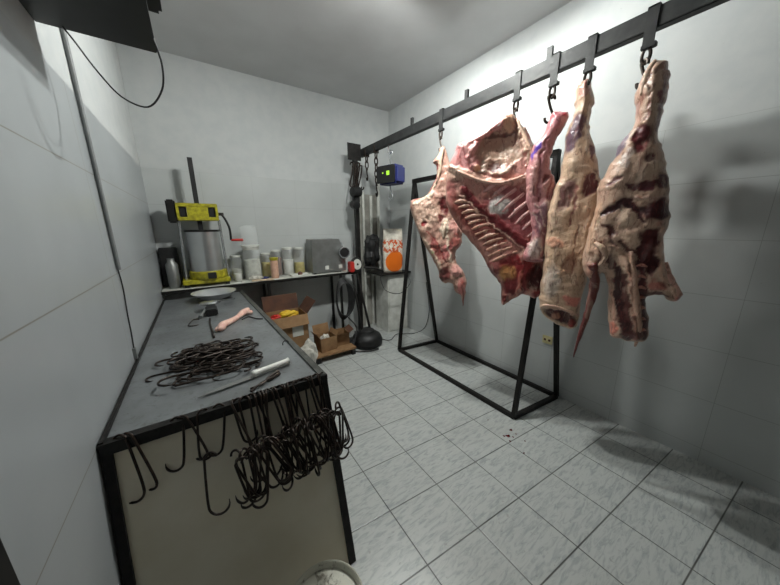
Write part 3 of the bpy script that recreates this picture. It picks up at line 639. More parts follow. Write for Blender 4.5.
B().tube(s_hook_pts((RX, sy, 2.06), .20, .022, .04, (0, 1, 0)), .007, 8).build('lower_hook', 'bright_steel', t, True)

# chains hanging at the far end of the rail
def chain(x, y, z, n, label, hook=True):
    t = thing('hanging_chain', label, 'chain', (x, y, z), None)
    B().box(x-.033, x+.033, y-.014, y+.014, z-.03, z+.055 if z > 2.4 else z+.02).build('shackle', 'dark_iron', t)
    zz = z-.05
    for k in range(n):
        B().tube(link_pts((x, y, zz), .046, .022, (1, 0, 0) if k % 2 else (0, 1, 0), 12), .0085, 6, True).build('chain_link', 'dark_iron', t, True); zz -= .072
    if hook: B().tube(s_hook_pts((x, y, zz+.03), .15, .022, .036, (.3, .9, 0)), .009, 8).build('hook', 'dark_iron', t, True)
    return t
chain(RX, 3.13, 2.46, 5, 'dark chain with a hook hanging left of the blue scale')
chain(RX, 3.36, 2.46, 2, 'short dark chain hanging beside the steel post', True)
# winch at post
t = thing('chain_hoist', 'black hoist bundle of hooks strapped to the steel post', 'hoist', (1.82, 3.44, 1.9))
b = B(); b.lathe([(.02, -.07), (.06, -.06), (.066, 0), (.06, .06), (.02, .07)], (1.80, 3.40, 2.0), 16, (1, .2, .1)); b.box(1.77, 1.86, 3.40, 3.47, 1.86, 1.98, bev=.012); b.build('housing', 'black_plastic', t, True)
for k in range(5):
    x = 1.77+.028*k; B().tube(s_hook_pts((x, 3.43-.006*k, 2.36-.03*(k % 3)), .30+.03*(k % 2), .02, .035, (.8, -.6, 0)), .009, 6).build('hook', 'dark_iron', t, True)
b = B(); b.lathe([(.03, -.05), (.055, -.045), (.058, .045), (.03, .05)], (1.79, 3.42, 1.84), 14, (0, 1, .2)); b.build('motor', 'black_plastic', t, True)

# ------------------------------------------------------------ back right corner: boards, pipes, cabinet, sacks
o = B().box(2.02, 2.36, YB-.03, YB-.006, .0, 2.02, bev=.002).build('grey_board', 'cream_wall_panel'); tag(o, 'tall grey board standing against the back wall beside the post', 'board')
for i, (x, r_, zt) in enumerate(((2.07, .018, 2.05), (2.20, .02, 2.0), (2.33, .026, 2.3))):
    o = B().tube([(x, YB-.06, .0), (x, YB-.06, zt)], r_, 12).build('drain_pipe', 'white_plastic', None, True)
    tag(o, ['thin pale pipe up the back wall, closest to the steel post', 'pale pipe up the back wall, the middle of three', 'thickest pale pipe up the back wall, behind the sacks'][i], 'pipe', 'pipes in the back corner')
t = thing('white_cabinet', 'low white cabinet under the sacks with a black top', 'cabinet', (2.36, 3.38, 0))
B().box(2.19, 2.555, 3.26, 3.60, .0, .885, bev=.003).build('body', 'white_plastic', t)
B().box(2.21, 2.535, 3.248, 3.259, .03, .86, bev=.003).build('door', 'white_plastic', t)
B().box(2.04, 2.565, 3.20, 3.62, .886, .908).build('top', 'black_steel', t)
def sack(name, label, cx, cy, z0, w, h, d, mt, rz, lean=0):
    vs = []; fs = []; nu, nv = 24, 18; loc = Vector((cx, cy, z0))
    R3 = Matrix.Rotation(rz, 3, 'Z')
    for j in range(nv+1):
        vv = j/nv; pin = 1-.55*max(0, (vv-.78)/.22)**1.5; th = d*(math.sin(math.pi*min(1, max(0.12, vv*.9+.12)))**.6)*pin*.5
        wd = w*.5*(1-.12*abs(vv-.45)*1.3)
        for i in range(nu):
            a = 2*math.pi*i/nu; ca, sa = math.cos(a), math.sin(a)
            x = wd*math.copysign(abs(ca)**.6, ca); y = th*math.copysign(abs(sa)**.8, sa)
            wob = 1+.05*nz((x*5+i*.1, vv*3), 2, 3)
            vs.append(R3@Vector((x*wob, y*wob+lean*vv, h*vv)))
    for j in range(nv):
        for i in range(nu): fs.append((j*nu+i, j*nu+(i+1) % nu, (j+1)*nu+(i+1) % nu, (j+1)*nu+i))
    fs += [tuple(range(nu))[::-1], tuple(nv*nu+i for i in range(nu))]
    o = link_mesh(name, vs, fs, mt, None, True); o.location = loc; return tag(o, label, 'sack')
def sack_mat():
    q = NT('printed_sack'); c = q.coord(); s = q.n('ShaderNodeSeparateXYZ'); q.l(c, s.inputs[0]); X, Z = s.outputs[0], s.outputs[2]
    def ell(cx, cz, rx, rz):
        a = q.math('POWER', q.math('DIVIDE', q.math('SUBTRACT', X, cx), rx), 2); b = q.math('POWER', q.math('DIVIDE', q.math('SUBTRACT', Z, cz), rz), 2)
        return q.math('LESS_THAN', q.math('ADD', a, b), 1)
    base = q.mix(q.ramp(q.noise(20, 3), .4, .6), srgb(232, 226, 212), srgb(210, 200, 186))
    m1 = ell(.0, .16, .13, .15)
    n = q.noise(14, 2, .5, None, 2.0); m2 = q.math('MULTIPLY', q.math('GREATER_THAN', n, .52), q.math('GREATER_THAN', Z, .29)); m2 = q.math('MULTIPLY', m2, q.math('LESS_THAN', Z, .47))
    c1 = q.mix(m1, base, srgb(236, 116, 30)); c1 = q.mix(m2, c1, srgb(206, 92, 48))
    q.l(c1, q.b.inputs['Base Color']); q.b.inputs['Roughness'].default_value = .35; return q.m
M['sack'] = sack_mat()
def sack2_mat():
    q = NT('white_sack'); n = q.noise(24, 2, .5, None, 2.0)
    c = q.mix(q.ramp(n, .60, .64), srgb(226, 224, 218), srgb(150, 60, 62)); q.l(c, q.b.inputs['Base Color']); q.b.inputs['Roughness'].default_value = .4; return q.m
M['sack2'] = sack2_mat()
sack('orange_sack', 'white plastic sack with a large orange patch, on the white cabinet', 2.295, 3.28, .909, .30, .62, .13, 'sack', -.3)
sack('white_sack', 'plain whitish sack leaning beside the orange sack', 2.50, 3.42, .909, .12, .50, .10, 'sack2', -.3)
o = B().tube(smooth_path([(2.06, 3.22, .91), (2.00, 3.15, .85), (2.05, 3.1, .70), (2.3, 3.12, .62), (2.50, 3.15, .72), (2.545, 3.2, .80)]), .005, 6).build('power_cord', 'rubber', None, True)
tag(o, 'black cord sagging in front of the white cabinet', 'cord')
o = B().tube(smooth_path([(2.56, 2.85, .80), (2.565, 2.80, .55), (2.56, 2.78, .35), (2.54, 2.85, .12), (2.45, 3.0, .01), (2.25, 3.12, .008), (2.05, 3.0, .008), (1.95, 3.1, .008)]), .005, 6).build('floor_cable', 'rubber', None, True)
tag(o, 'dark cable running down the right wall to the floor', 'cable')
t = thing('wall_socket', 'small beige socket low on the right wall behind the stand', 'socket', (XR, 1.165, .51))
B().box(XR-.012, XR, 1.12, 1.21, .475, .55, bev=.003).build('plate', 'beige', t)
for y in (1.145, 1.185): B().box(XR-.014, XR-.0115, y-.010, y+.010, .503, .523).build('outlet', 'dark_cardboard', t)

# ------------------------------------------------------------ floor machine with hose (left of cabinet)
t = thing('vacuum_cleaner', 'black round-based floor machine with handle tubes beside the post', 'vacuum cleaner', (1.72, 3.1, 0))
B().lathe([(.17, .015), (.205, .025), (.21, .08), (.185, .14), (.13, .18), (.05, .20)], (1.72, 3.08, 0), 28).build('base', 'black_plastic', t, True)
B().lathe([(.02, 0), (.105, .005), (.098, .03), (.06, .05), (.02, .055)], (1.72, 3.08, .18), 20).build('motor', 'rubber', t, True)
for s_ in (-.06, .06): B().tube([(1.72+s_, 3.10, .20), (1.70+s_*.6, 3.33, .93)], .017, 8).build('handle_tube', 'black_steel', t, True)
for a in (0, 2.1, 4.2): B().lathe([(.01, -.015), (.03, -.012), (.03, .012), (.01, .015)], (1.72+.15*math.cos(a), 3.08+.13*math.sin(a), .031), 12, (1, 0, 0)).build('wheel', 'rubber', t, True)
t = thing('coiled_hose', 'black hose coiled in tall loops under the counter end', 'hose', (1.52, 3.3, .6))
for k in range(5):
    o_ = .012*k; pts = [Vector((1.50+(.088+.010*k)*math.cos(a)+.004*k, 3.31-o_, .62+(.28-.014*k)*math.sin(a))) for a in [2*math.pi*i/30 for i in range(30)]]
    B().tube(pts, .012, 8, True).build('loop', 'rubber', t, True)
B().tube(smooth_path([(1.53, 3.24, .38), (1.6, 3.15, .25), (1.52, 3.05, .12), (1.45, 2.98, .02), (1.60, 2.86, .015), (1.75, 2.84, .015)]), .010, 8).build('hose_end', 'rubber', t, True)

# ------------------------------------------------------------ meat mincer on the counter
t = thing('meat_mincer', 'stainless steel box mincer with a round black mouth on the counter end', 'mincer', (1.38, 3.5, CZ))
pr = [(1.17, CZ+.015), (1.63, CZ+.015), (1.63, CZ+.20), (1.55, CZ+.44), (1.19, CZ+.44), (1.17, CZ+.2)]
vs = [(x, 3.45, z) for x, z in pr]+[(x, 3.70, z) for x, z in pr]; k = len(pr)
B().add(vs, [tuple(range(k)), tuple(range(2*k-1, k-1, -1))]+[(i, i+k, (i+1) % k+k, (i+1) % k) for i in range(k)]).build('housing', 'dull_steel', t)
ax = (-.12, -1, .02)
b = B(); b.lathe([(.045, 0), (.055, .02), (.055, .14), (.074, .145), (.076, .175), (.064, .178), (.058, .165)], (1.61, 3.56, CZ+.26), 24, ax); b.build('barrel', 'bright_steel', t, True)
B().lathe([(.001, .165), (.060, .166), (.060, .171), (.001, .172)], (1.61, 3.56, CZ+.26), 24, ax).build('mouth', 'black_plastic', t)  # black disc stands in for the shade inside the open barrel
B().tube([(1.46, 3.50, CZ+.34), (1.60, 3.50, CZ+.34)], .05, 16).build('feed_tube', 'bright_steel', t)
for x in (1.20, 1.55): B().box(x-.015, x+.015, 3.46, 3.49, CZ, CZ+.016).build('foot', 'rubber', t)
for x in (1.36, 1.55): B().box(x-.025, x+.025, 3.446, 3.45, CZ+.05, CZ+.10).build('sticker', 'white_plastic', t)
t = thing('grinder_tool', 'black tool with red collar and white round face beside the mincer', 'tool', (1.78, 3.36, CZ+.06))
ax = (.25, -1, .1)
B().lathe([(.02, -.12), (.05, -.10), (.06, 0), (.10, .01), (.103, .03), (.094, .04)], (1.75, 3.40, CZ+.09), 24, ax).build('body', 'black_plastic', t, True)
B().lathe([(.001, .040), (.072, .041), (.070, .046), (.001, .047)], (1.75, 3.40, CZ+.09), 24, ax).build('face', 'white_plastic', t, True)
B().lathe([(.001, .047), (.016, .0475), (.014, .054), (.001, .055)], (1.75, 3.40, CZ+.09), 12, ax).build('hub', 'dark_iron', t, True)
B().box(1.63, 1.69, 3.30, 3.40, CZ+.001, CZ+.14, bev=.01).build('collar', 'red', t, True)
B().box(1.69, 1.82, 3.38, 3.45, CZ-.04, CZ+.05).build('mount', 'black_plastic', t)
o = B().tube([(1.86, 3.36, CZ+.045), (2.02, 3.30, CZ+.03), (2.12, 3.26, CZ-.03)], [.012, .016, .012], 8).build('tool_handle', 'black_steel', None, True)
tag(o, 'dark rod lying between the white-faced tool and the sacks', 'rod')

# ------------------------------------------------------------ jars on the counter
def jar(x, y, r, h, fill, fm, lid, label, group='containers on the back counter', z=CZ, liquid=None):
    t = thing('plastic_jar', label, 'jar', (x, y, z), group)
    B().lathe([(r*.92, 0), (r, .008), (r, h*.86), (r*.86, h*.93), (r*.86, h*.96)], (x, y, z+.001), 20).build('container', 'clear', t, True)
    if fill: B().lathe([(r*.86, .006), (r*.92, .012), (r*.92, h*fill), (r*.5, h*fill+.003)], (x, y, z+.001), 18).build('contents', fm, t, True)
    if lid: B().lathe([(r*.9, h*.93), (r*.93, h*.94), (r*.93, h), (r*.5, h*1.01)], (x, y, z+.001), 20).build('lid', lid, t, True)
    return t
jar(.50, 3.60, .095, .37, .62, 'spice_grey', 'white_plastic', 'largest clear jar on the counter, under an upturned clear tub')
t = thing('clear_tub', 'upturned clear plastic tub stacked on top of the largest jar', 'tub', (.50, 3.60, CZ+.376), 'containers on the back counter')
B().lathe([(.088, 0), (.094, .01), (.092, .20), (.08, .235), (.04, .25)], (.50, 3.60, CZ+.376), 20).build('container', 'clear', t, True)
B().lathe([(.096, 0), (.098, .005), (.098, .022), (.093, .024)], (.50, 3.60, CZ+.374), 20).build('rim', 'white_plastic', t, True)
jar(.345, 3.68, .065, .28, .45, 'spice_grey', 'white_plastic', 'short pale jar at the left end, right beside the yellow press')
jar(.665, 3.68, .058, .29, .6, 'spice_yellow', 'white_plastic', 'clear jar of yellowish contents right of the largest jar')
jar(.79, 3.68, .062, .32, .7, 'spice_brown', 'white_plastic', 'clear jar of pinkish brown contents behind the yellow-lidded bottle')
jar(.925, 3.67, .068, .345, .55, 'white_plastic', 'white_plastic', 'tall white jar in the middle of the counter')
jar(1.07, 3.68, .070, .34, .42, 'spice_yellow', 'white_plastic', 'clear jar with yellow powder next to the mincer')
t = thing('sauce_bottle', 'pink bottle with a bright yellow lid at the counter front', 'bottle', (.72, 3.50, CZ), 'containers on the back counter')
B().lathe([(.040, .001), (.043, .01), (.043, .20), (.035, .22)], (.72, 3.50, CZ), 18).build('container', 'spice_pink', t, True)
B().lathe([(.045, .215), (.047, .22), (.047, .245), (.02, .25)], (.72, 3.50, CZ), 18).build('lid', 'yellow', t, True)
o = B().lathe([(.03, .001), (.034, .005), (.04, .09), (.037, .092), (.032, .012)], (.33, 3.53, CZ), 18).build('white_cup', 'white_plastic', None, True); tag(o, 'small white cup at the left end of the counter', 'cup')
o = B().lathe([(.02, .0), (.03, .012), (.03, .03), (.018, .045), (.004, .05)], (1.02, 3.50, CZ+.002), 14).build('dark_onion', 'spice_brown', None, True); tag(o, 'small dark reddish ball by the white tray on the counter', 'ball')
t = thing('white_tray', 'flat white tray lying in front of the jars', 'tray', (1.02, 3.5, CZ))
b = B(); b.box(.90, 1.14, 3.42, 3.56, CZ+.001, CZ+.006); b.build('base', 'white_plastic', t)
b = B(); b.bar((.90, 3.42, CZ+.012), (1.14, 3.42, CZ+.012), .006, .02); b.bar((.90, 3.56, CZ+.012), (1.14, 3.56, CZ+.012), .006, .02); b.bar((.90, 3.42, CZ+.012), (.90, 3.56, CZ+.012), .006, .02); b.bar((1.14, 3.42, CZ+.012), (1.14, 3.56, CZ+.012), .006, .02); b.build('rim', 'white_plastic', t)
o = B().bar((.45, 3.42, CZ+.008), (.68, 3.395, CZ+.008), .03, .014).build('cream_strip', 'bone'); tag(o, 'cream coloured strip lying along the counter front edge', 'strip')
def crumple(name, label, cat, c, r, m, seed, sq=(1, 1, .5)):
    bm = bmesh.new(); bmesh.ops.create_icosphere(bm, subdivisions=3, radius=1)
    for v in bm.verts:
        n = 1+.45*noise.noise(v.co*1.7+Vector((seed, 0, 0)))+.2*noise.noise(v.co*4+Vector((0, seed, 0)))
        v.co = Vector((v.co.x*sq[0], v.co.y*sq[1], v.co.z*sq[2]))*n*r
    zm = min(v.co.z for v in bm.verts)
    for v in bm.verts: v.co.z -= zm
    me = bpy.data.meshes.new(name); bm.to_mesh(me); bm.free(); me.materials.append(M[m])
    o = bpy.data.objects.new(name, me); COL.objects.link(o); o.location = c; return tag(o, label, cat)
crumple('white_cloth', 'crumpled white cloth on the counter in front of the largest jar', 'cloth', (.50, 3.45, CZ+.001), .06, 'cloth_white', 2, (1.1, .6, .45))
crumple('blue_cloth', 'small dark blue rag by the white cloth on the counter', 'rag', (.60, 3.475, CZ+.001), .028, 'blue', 4, (1.3, .7, .5))

# ------------------------------------------------------------ sausage press
PX, PY = .045, 3.56
t = thing('sausage_press', 'upright sausage stuffer with yellow frame and steel cylinder', 'press', (PX, PY, CZ))
b = B(); b.box(-.175, .245, PY-.14, PY+.14, CZ+.03, CZ+.075, bev=.005); b.build('base_plate', 'yellow', t)
b = B(); b.lathe([(.165, 0), (.17, .01), (.17, .075), (.16, .08)], (PX+.012, PY, CZ+.076), 32); b.build('base_ring', 'yellow', t, True)
B().box(PX+.0, PX+.075, PY-.20, PY-.16, CZ+.085, CZ+.145, bev=.004).build('latch', 'black_plastic', t)
for sx in (-.145, .215):
    for sy_ in (-.11, .11): B().box(sx-.02, sx+.02, PY+sy_-.02, PY+sy_+.02, CZ, CZ+.029).build('foot', 'black_plastic', t)
B().lathe([(.152, 0), (.150, .40), (.154, .402), (.154, .415), (.146, .417), (.146, .30)], (PX+.012, PY, CZ+.157), 36).build('cylinder', 'cylinder_steel', t, True)
B().lathe([(.1555, .398), (.1555, .419), (.143, .420), (.143, .398)], (PX+.012, PY, CZ+.157), 36).build('cylinder_rim', 'black_steel', t, True)
for xa, xb in ((-.142, -.120), (.238, .222)):
    B().tube([(xa, PY-.02, CZ+.074), (xb, PY-.02, 1.64)], .013, 10).build('tie_rod', 'bright_steel', t, True)
z0, z1 = 1.632, 1.80; xa, xb = -.128, .222
b = B(); b.box(xa, xb, PY-.075, PY+.075, z0, z0+.035, bev=.005); b.box(xa, xb, PY-.075, PY+.075, z1-.035, z1, bev=.005)
b.box(xa+.085, xb-.085, PY-.07, PY+.07, z0+.03, z1-.03); b.box(xa, xa+.022, PY-.075, PY+.075, z0+.03, z1-.03); b.box(xb-.022, xb, PY-.075, PY+.075, z0+.03, z1-.03)
b.build('gear_head', 'yellow', t)
B().box(xa-.075, xa-.002, PY-.07, PY+.07, z0-.02, z1+.03, bev=.012).build('gear_cover', 'black_steel', t)
for x in (xa+.053, xb-.053): B().box(x-.028, x+.028, PY-.05, PY+.06, z0+.04, z1-.04).build('dark_hole_fill', 'black_plastic', t)  # black blocks fill the head openings, standing in for the shade in the holes
B().bar((.050, PY, 1.50), (.050, PY, 2.235), .042, .042).build('rack', 'black_plastic', t)
b = B(); b.tube([(xb, PY-.03, 1.70), (xb+.05, PY-.03, 1.70)], .016, 10); b.tube(smooth_path([(xb+.03, PY-.04, 1.70), (xb+.06, PY-.05, 1.64), (xb+.085, PY-.06, 1.55), (xb+.085, PY-.06, 1.43)]), .011, 8); b.build('crank', 'black_steel', t, True)
B().tube([(xb+.085, PY-.06, 1.43), (xb+.20, PY-.07, 1.428)], [.012, .015], 10).build('crank_grip', 'red', t, True)
o = B().lathe([(.045, 0), (.05, .01), (.05, .24), (.03, .27), (.03, .30)], (-.245, 3.53, CZ), 20).build('steel_flask', 'dull_steel', None, True); tag(o, 'dull steel flask between the press and the left wall', 'flask')
o = B().box(-.34, -.185, 3.64, 3.74, CZ, CZ+.40, bev=.008).build('dark_box', 'black_plastic'); tag(o, 'dark box in the corner behind the steel flask', 'box')

# ------------------------------------------------------------ things on the steel table
TS = TZ-.0035
t = thing('metal_bowl', 'shiny wide metal bowl in front of the press', 'bowl', (.07, 3.15, TS))
B().lathe([(.05, .001), (.09, .003), (.15, .038), (.182, .072), (.19, .074), (.19, .077), (.178, .074), (.145, .042), (.086, .009), (.01, .006)], (.07, 3.15, TS), 40).build('body', 'bowl_steel', t, True)
t = thing('small_stand', 'small black and steel stand lying before the metal bowl', 'stand', (.03, 2.62, TS))
B().lathe([(.03, 0), (.07, .006), (.078, .016), (.06, .02)], (.02, 2.72, TS+.055), 24).build('plate', 'bright_steel', t, True)
B().box(-.02, .06, 2.52, 2.68, TS, TS+.055, bev=.008).build('body', 'black_plastic', t)
B().tube([(-.06, 2.50, TS+.014), (-.02, 2.60, TS+.035)], .014, 8).build('arm', 'dull_steel', t, True)
o = B().bar((.07, 2.68, TS+.085), (.21, 2.92, TS+.03), .024, .006).build('steel_bar', 'bright_steel'); tag(o, 'bright flat steel strip lying between the stand and the bowl', 'steel bar')
t = thing('pig_bone', 'pale pink bone-shaped piece of flesh on the steel table', 'meat')
p = [(.035, 2.085, TS+.020), (.055, 2.10, TS+.024), (.07, 2.16, TS+.026), (.115, 2.22, TS+.022), (.17, 2.30, TS+.020), (.215, 2.38, TS+.026), (.25, 2.42, TS+.028), (.275, 2.50, TS+.022)]
B().tube(smooth_path(p, 5), list(np.interp(np.linspace(0, 1, 36), [0, .08, .2, .32, .6, .75, .88, 1], [.010, .018, .027, .023, .018, .026, .024, .010])), 12).build('shank', 'pink_flesh', t, True)
B().tube(smooth_path([(.235, 2.40, TS+.025), (.262, 2.385, TS+.022), (.285, 2.40, TS+.018)], 4), [.016]*8+[.010], 8).build('knob', 'pink_flesh', t, True)
B().tube(smooth_path([(.06, 2.15, TS+.02), (.035, 2.13, TS+.018), (.025, 2.09, TS+.015)], 4), [.012]*8+[.008], 8).build('knob', 'pink_flesh', t, True)
t.location = (0, 0, 0)
t = thing('butcher_knife', 'butcher knife with a white handle near the front table edge', 'knife', (.2, 1.31, TS))
k0, k1, kt = Vector((.125, 1.315, TS+.019)), Vector((.30, 1.355, TS+.019)), Vector((-.085, 1.265, TS+.006))
B().tube(smooth_path([k0, k0.lerp(k1, .1), k0.lerp(k1, .35), k0.lerp(k1, .8), k0.lerp(k1, .95), k1], 3), list(np.interp(np.linspace(0, 1, 16), [0, .1, .3, .8, .95, 1], [.012, .018, .0145, .0155, .019, .010])), 12).build('handle', 'white_plastic', t, True)
d = (kt-k0).normalized(); n_ = Vector((-d.y, d.x, 0))
v = [k0+n_*.016, k0-n_*.018, k0.lerp(kt, .6)-n_*.016, kt-n_*.002, kt+n_*.002, k0.lerp(kt, .6)+n_*.010]
v = [Vector((q.x, q.y, TS+.007)) for q in v]; v2 = [q+Vector((0, 0, .0022)) for q in v]
B().add(v+v2, [(5, 4, 3, 2, 1, 0), (6, 7, 8, 9, 10, 11)]+[(i, (i+1) % 6, (i+1) % 6+6, i+6) for i in range(6)]).build('blade', 'dull_steel', t)
t = thing('pincers', 'dark iron pliers lying against the knife handle', 'pliers', (.17, 1.25, TS))
for s_ in (-1, 1): B().tube(smooth_path([(.10, 1.20+s_*.012, TS+.008), (.15, 1.225-s_*.006, TS+.010), (.19, 1.255+s_*.010, TS+.010), (.235, 1.285+s_*.012, TS+.008)]), [.005]*9+[.007]*10, 8).build('handle', 'dark_iron', t, True)

# ------------------------------------------------------------ meat hooks: pile on the table and rows over the edge
def hook_mesh(L, r2, curl, m='hook_steel', open_top=.02, rad=.0044):
    """long S hook lying in local XZ, top bend over the origin, shank downwards"""
    Z = Vector((0, 0, 1)); X = Vector((1, 0, 0)); top = []
    for k in range(8):
        a = math.radians(170-k*24); top.append(X*(open_top*math.cos(a))+Z*(open_top*math.sin(a)))
    bot = []; c = Vector((open_top*.6-r2, 0, -L+r2))
    for k in range(9):
        a = math.radians(-k*(curl/8)); bot.append(c+X*r2*math.cos(a)+Z*r2*math.sin(a))
    p = smooth_path(top+[Vector((open_top*.9, 0, -L*.35)), Vector((open_top*.75, 0, -L*.68))]+bot, 2)
    n = len(p); rr = [rad*(1 if i < n-5 else max(.25, (n-i)/5)) for i in range(n)]
    b = B(); b.tube(p, rr, 6); o = b.build('meat_hook', m, None, False)
    o.data.polygons.foreach_set('use_smooth', [True]*len(o.data.polygons)); return o
protos = [hook_mesh(.20, .034, 200), hook_mesh(.165, .028, 190), hook_mesh(.215, .040, 205), hook_mesh(.15, .032, 180)]
firstused = [False]*4
def place_hook(k, loc, rot, label, group):
    if not firstused[k]: o = protos[k]; firstused[k] = True
    else: o = protos[k].copy(); COL.objects.link(o)
    o.location = loc; o.rotation_mode = 'XYZ'
    o.matrix_world = Matrix.Translation(loc) @ rot
    tag(o, label, 'hook', group); return o
E_ = Matrix.Rotation
# over the front edge: local X must point outwards (-y); row: (x position, proto, swing about z, sideways lean, forward lean)
edge = [(-.300, 2, 62, -10, 17), (-.280, 0, 50, -16, 17)]
edge += [(-.150, 1, 70, 4, 17), (-.132, 1, 60, -20, 17), (-.072, 1, -60, 8, 17), (-.02, 1, 70, 8, 18)]
xs = np.linspace(.035, .392, 26)
for i, x in enumerate(xs): edge.append((float(x)+random.uniform(-.004, .004), random.choice((0, 2, 0, 2, 1)), random.uniform(-85, 85), random.uniform(-16, 8), random.uniform(16, 24)))
for i, (x, k, sw, ln, fw) in enumerate(edge):
    R0 = E_(math.radians(-90+sw), 4, 'Z')          # X axis -> outwards
    R1 = E_(math.radians(ln), 4, 'Y'); R2 = E_(math.radians(-fw), 4, 'X')
    if i < 2: lb, g = ('left hook of the pair at the left corner of the table edge', 'right hook of the pair at the left corner of the table edge')[i], 'pair of hooks at the left table corner'
    elif i < 6: lb, g = ('leftmost hook of the four loose ones left of the dense bunch', 'second from the left of the four loose hooks on the table edge', 'third from the left of the four loose hooks on the table edge', 'rightmost of the four loose hooks, next to the dense bunch')[i-2], 'loose hooks on the table edge'
    else: lb, g = 'meat hook in the dense bunch at the right of the table edge', 'dense bunch of hooks on the table edge'
    place_hook(k, Vector((x, TY0+.003, TZ-.008)), R1@R2@R0, lb, g)
for i in range(60):      # hooks hung on the hooks above
    x = .015+.0069*i+random.uniform(-.008, .008)
    place_hook(random.choice((1, 3, 3, 1)), Vector((x, TY0-.10-random.uniform(0, .05), TZ-.155+.04*(i/60)**2+random.uniform(-.025, .025))), E_(math.radians(random.uniform(-30, 16)), 4, 'Y')@E_(math.radians(-random.uniform(10, 30)), 4, 'X')@E_(math.radians(random.uniform(-200, 60)), 4, 'Z'),
               'meat hook hanging from the other hooks of the dense bunch', 'second tier of hooks below the table edge')
place_hook(0, Vector((-.068, TY0-.085, TZ-.135)), E_(math.radians(6), 4, 'Y')@E_(math.radians(-16), 4, 'X')@E_(math.radians(-200), 4, 'Z'), 'lowest single hook, hanging below the loose group', None)
# pile
for i in range(52):
    a = random.uniform(-.5, .5) if random.random() < .75 else random.uniform(-1.4, 1.4)
    lay = i//8; r = math.sqrt(random.random())
    th = random.uniform(0, 2*math.pi); x = -.005+.125*r*math.cos(th); y = 1.63+.24*r*math.sin(th)
    flip = random.choice((0, math.pi))
    R = E_(a+flip+(math.pi/2 if False else 0), 4, 'Z')@E_(random.uniform(-.09, .09), 4, 'Y')@E_(math.pi/2+random.uniform(-.12, .12), 4, 'X')@E_(math.pi/2, 4, 'Y')
    c = R@Vector((0, 0, -.085))
    place_hook(random.randrange(4), Vector((x-c.x, y-c.y, TS+.006+.009*lay*(1.15-r))), R, 'rusty dark meat hook in the tangled heap on the table', 'heap of meat hooks on the table').scale = (1.18,)*3
place_hook(1, Vector((-.115, 1.575, TS+.004)), E_(-.12, 4, 'Z')@E_(math.pi/2, 4, 'X')@E_(math.pi/2, 4, 'Y'), 'stray meat hook poking out of the heap towards the wall', None)
place_hook(3, Vector((-.09, 2.48, TS+.004)), E_(1.3, 4, 'Z')@E_(math.pi/2, 4, 'X')@E_(math.pi/2, 4, 'Y'), 'single meat hook lying on its own near the small stand', None)
o = B().tube(smooth_path([(.0, 2.44, TS+.006), (-.005, 2.32, TS+.006), (.0, 2.15, TS+.006), (.005, 1.98, TS+.008)]), .006, 8).build('iron_bar', 'dark_iron', None, True); tag(o, 'dark iron rod lying between the heap of hooks and the stand', 'rod')
o = B().tube(smooth_path([(.20, 2.28, TS+.005), (.25, 2.32, TS+.005), (.29, 2.24, TS+.005), (.33, 2.20, TS+.005)]), .004, 6).build('rubber_strap', 'rubber', None, True); tag(o, 'short black rubber strap by the right rim of the table', 'strap')
o = B().tube(arc((.352, 1.62, TZ+.0), .018, 0, 2*math.pi, 20, (1, 0, 0), (0, .3, 1))[:-1], .003, 6, True).build('wire_loop', 'rubber', None, True); tag(o, 'thin black tie looped around the right rim of the table', 'wire')

# ------------------------------------------------------------ boxes under the counter
def open_box(name, label, x0, x1, y0, y1, z0, h, m, flaps, rz=0):
    t = thing(name, label, 'box', ((x0+x1)/2, (y0+y1)/2, z0), 'cardboard boxes under the counter'); th = .005; pv = ((x0+x1)/2, (y0+y1)/2, 0)
    b = B(); b.box(x0, x1, y0, y0+th, z0, z0+h, rz, pv); b.box(x0, x1, y1-th, y1, z0, z0+h, rz, pv); b.box(x0, x0+th, y0, y1, z0, z0+h, rz, pv); b.box(x1-th, x1, y0, y1, z0, z0+h, rz, pv); b.box(x0, x1, y0, y1, z0, z0+th, rz, pv)
    b.build('carton', m, t)
    R3 = Matrix.Rotation(rz, 3, 'Z'); P3 = Vector(pv)
    for (side, ang, ln, fm) in flaps:
        if side == 'l': a, c_, n3 = Vector((x0, y0, z0+h)), Vector((x0, y1, z0+h)), Vector((-1, 0, 0))
        if side == 'r': a, c_, n3 = Vector((x1, y0, z0+h)), Vector((x1, y1, z0+h)), Vector((1, 0, 0))
        if side == 'f': a, c_, n3 = Vector((x0, y0, z0+h)), Vector((x1, y0, z0+h)), Vector((0, -1, 0))
        if side == 'b': a, c_, n3 = Vector((x0, y1, z0+h)), Vector((x1, y1, z0+h)), Vector((0, 1, 0))
        e = n3*math.cos(ang)*ln+Vector((0, 0, math.sin(ang)*ln)); o_ = Vector((0, 0, .004))+n3*.002
        v = [a, c_, c_+e, a+e]; v = v+[q+o_ for q in v]; v = [R3@(q-P3)+P3 for q in v]
        B().add(v, [(3, 2, 1, 0), (4, 5, 6, 7), (0, 1, 5, 4), (1, 2, 6, 5), (2, 3, 7, 6), (3, 0, 4, 7)]).build('flap', fm, t)
    return t
t = open_box('cardboard_box', 'largest open cardboard box with raised dark flaps, under the counter', .52, .92, 3.02, 3.34, 0, .60, 'cardboard', [('b', 1.3, .18, 'dark_cardboard'), ('r', .9, .17, 'dark_cardboard'), ('f', -1.2, .12, 'cardboard')])
B().box(.74, .86, 3.013, 3.0195, .36, .50).build('paper_label', 'white_board', t)
t2 = open_box('cardboard_box', 'small open cardboard box to the right of the largest box', 1.03, 1.24, 2.98, 3.18, .10, .17, 'cardboard', [('b', 1.3, .11, 'cardboard'), ('l', 1.0, .07, 'cardboard'), ('r', 1.1, .05, 'cardboard')], .08)
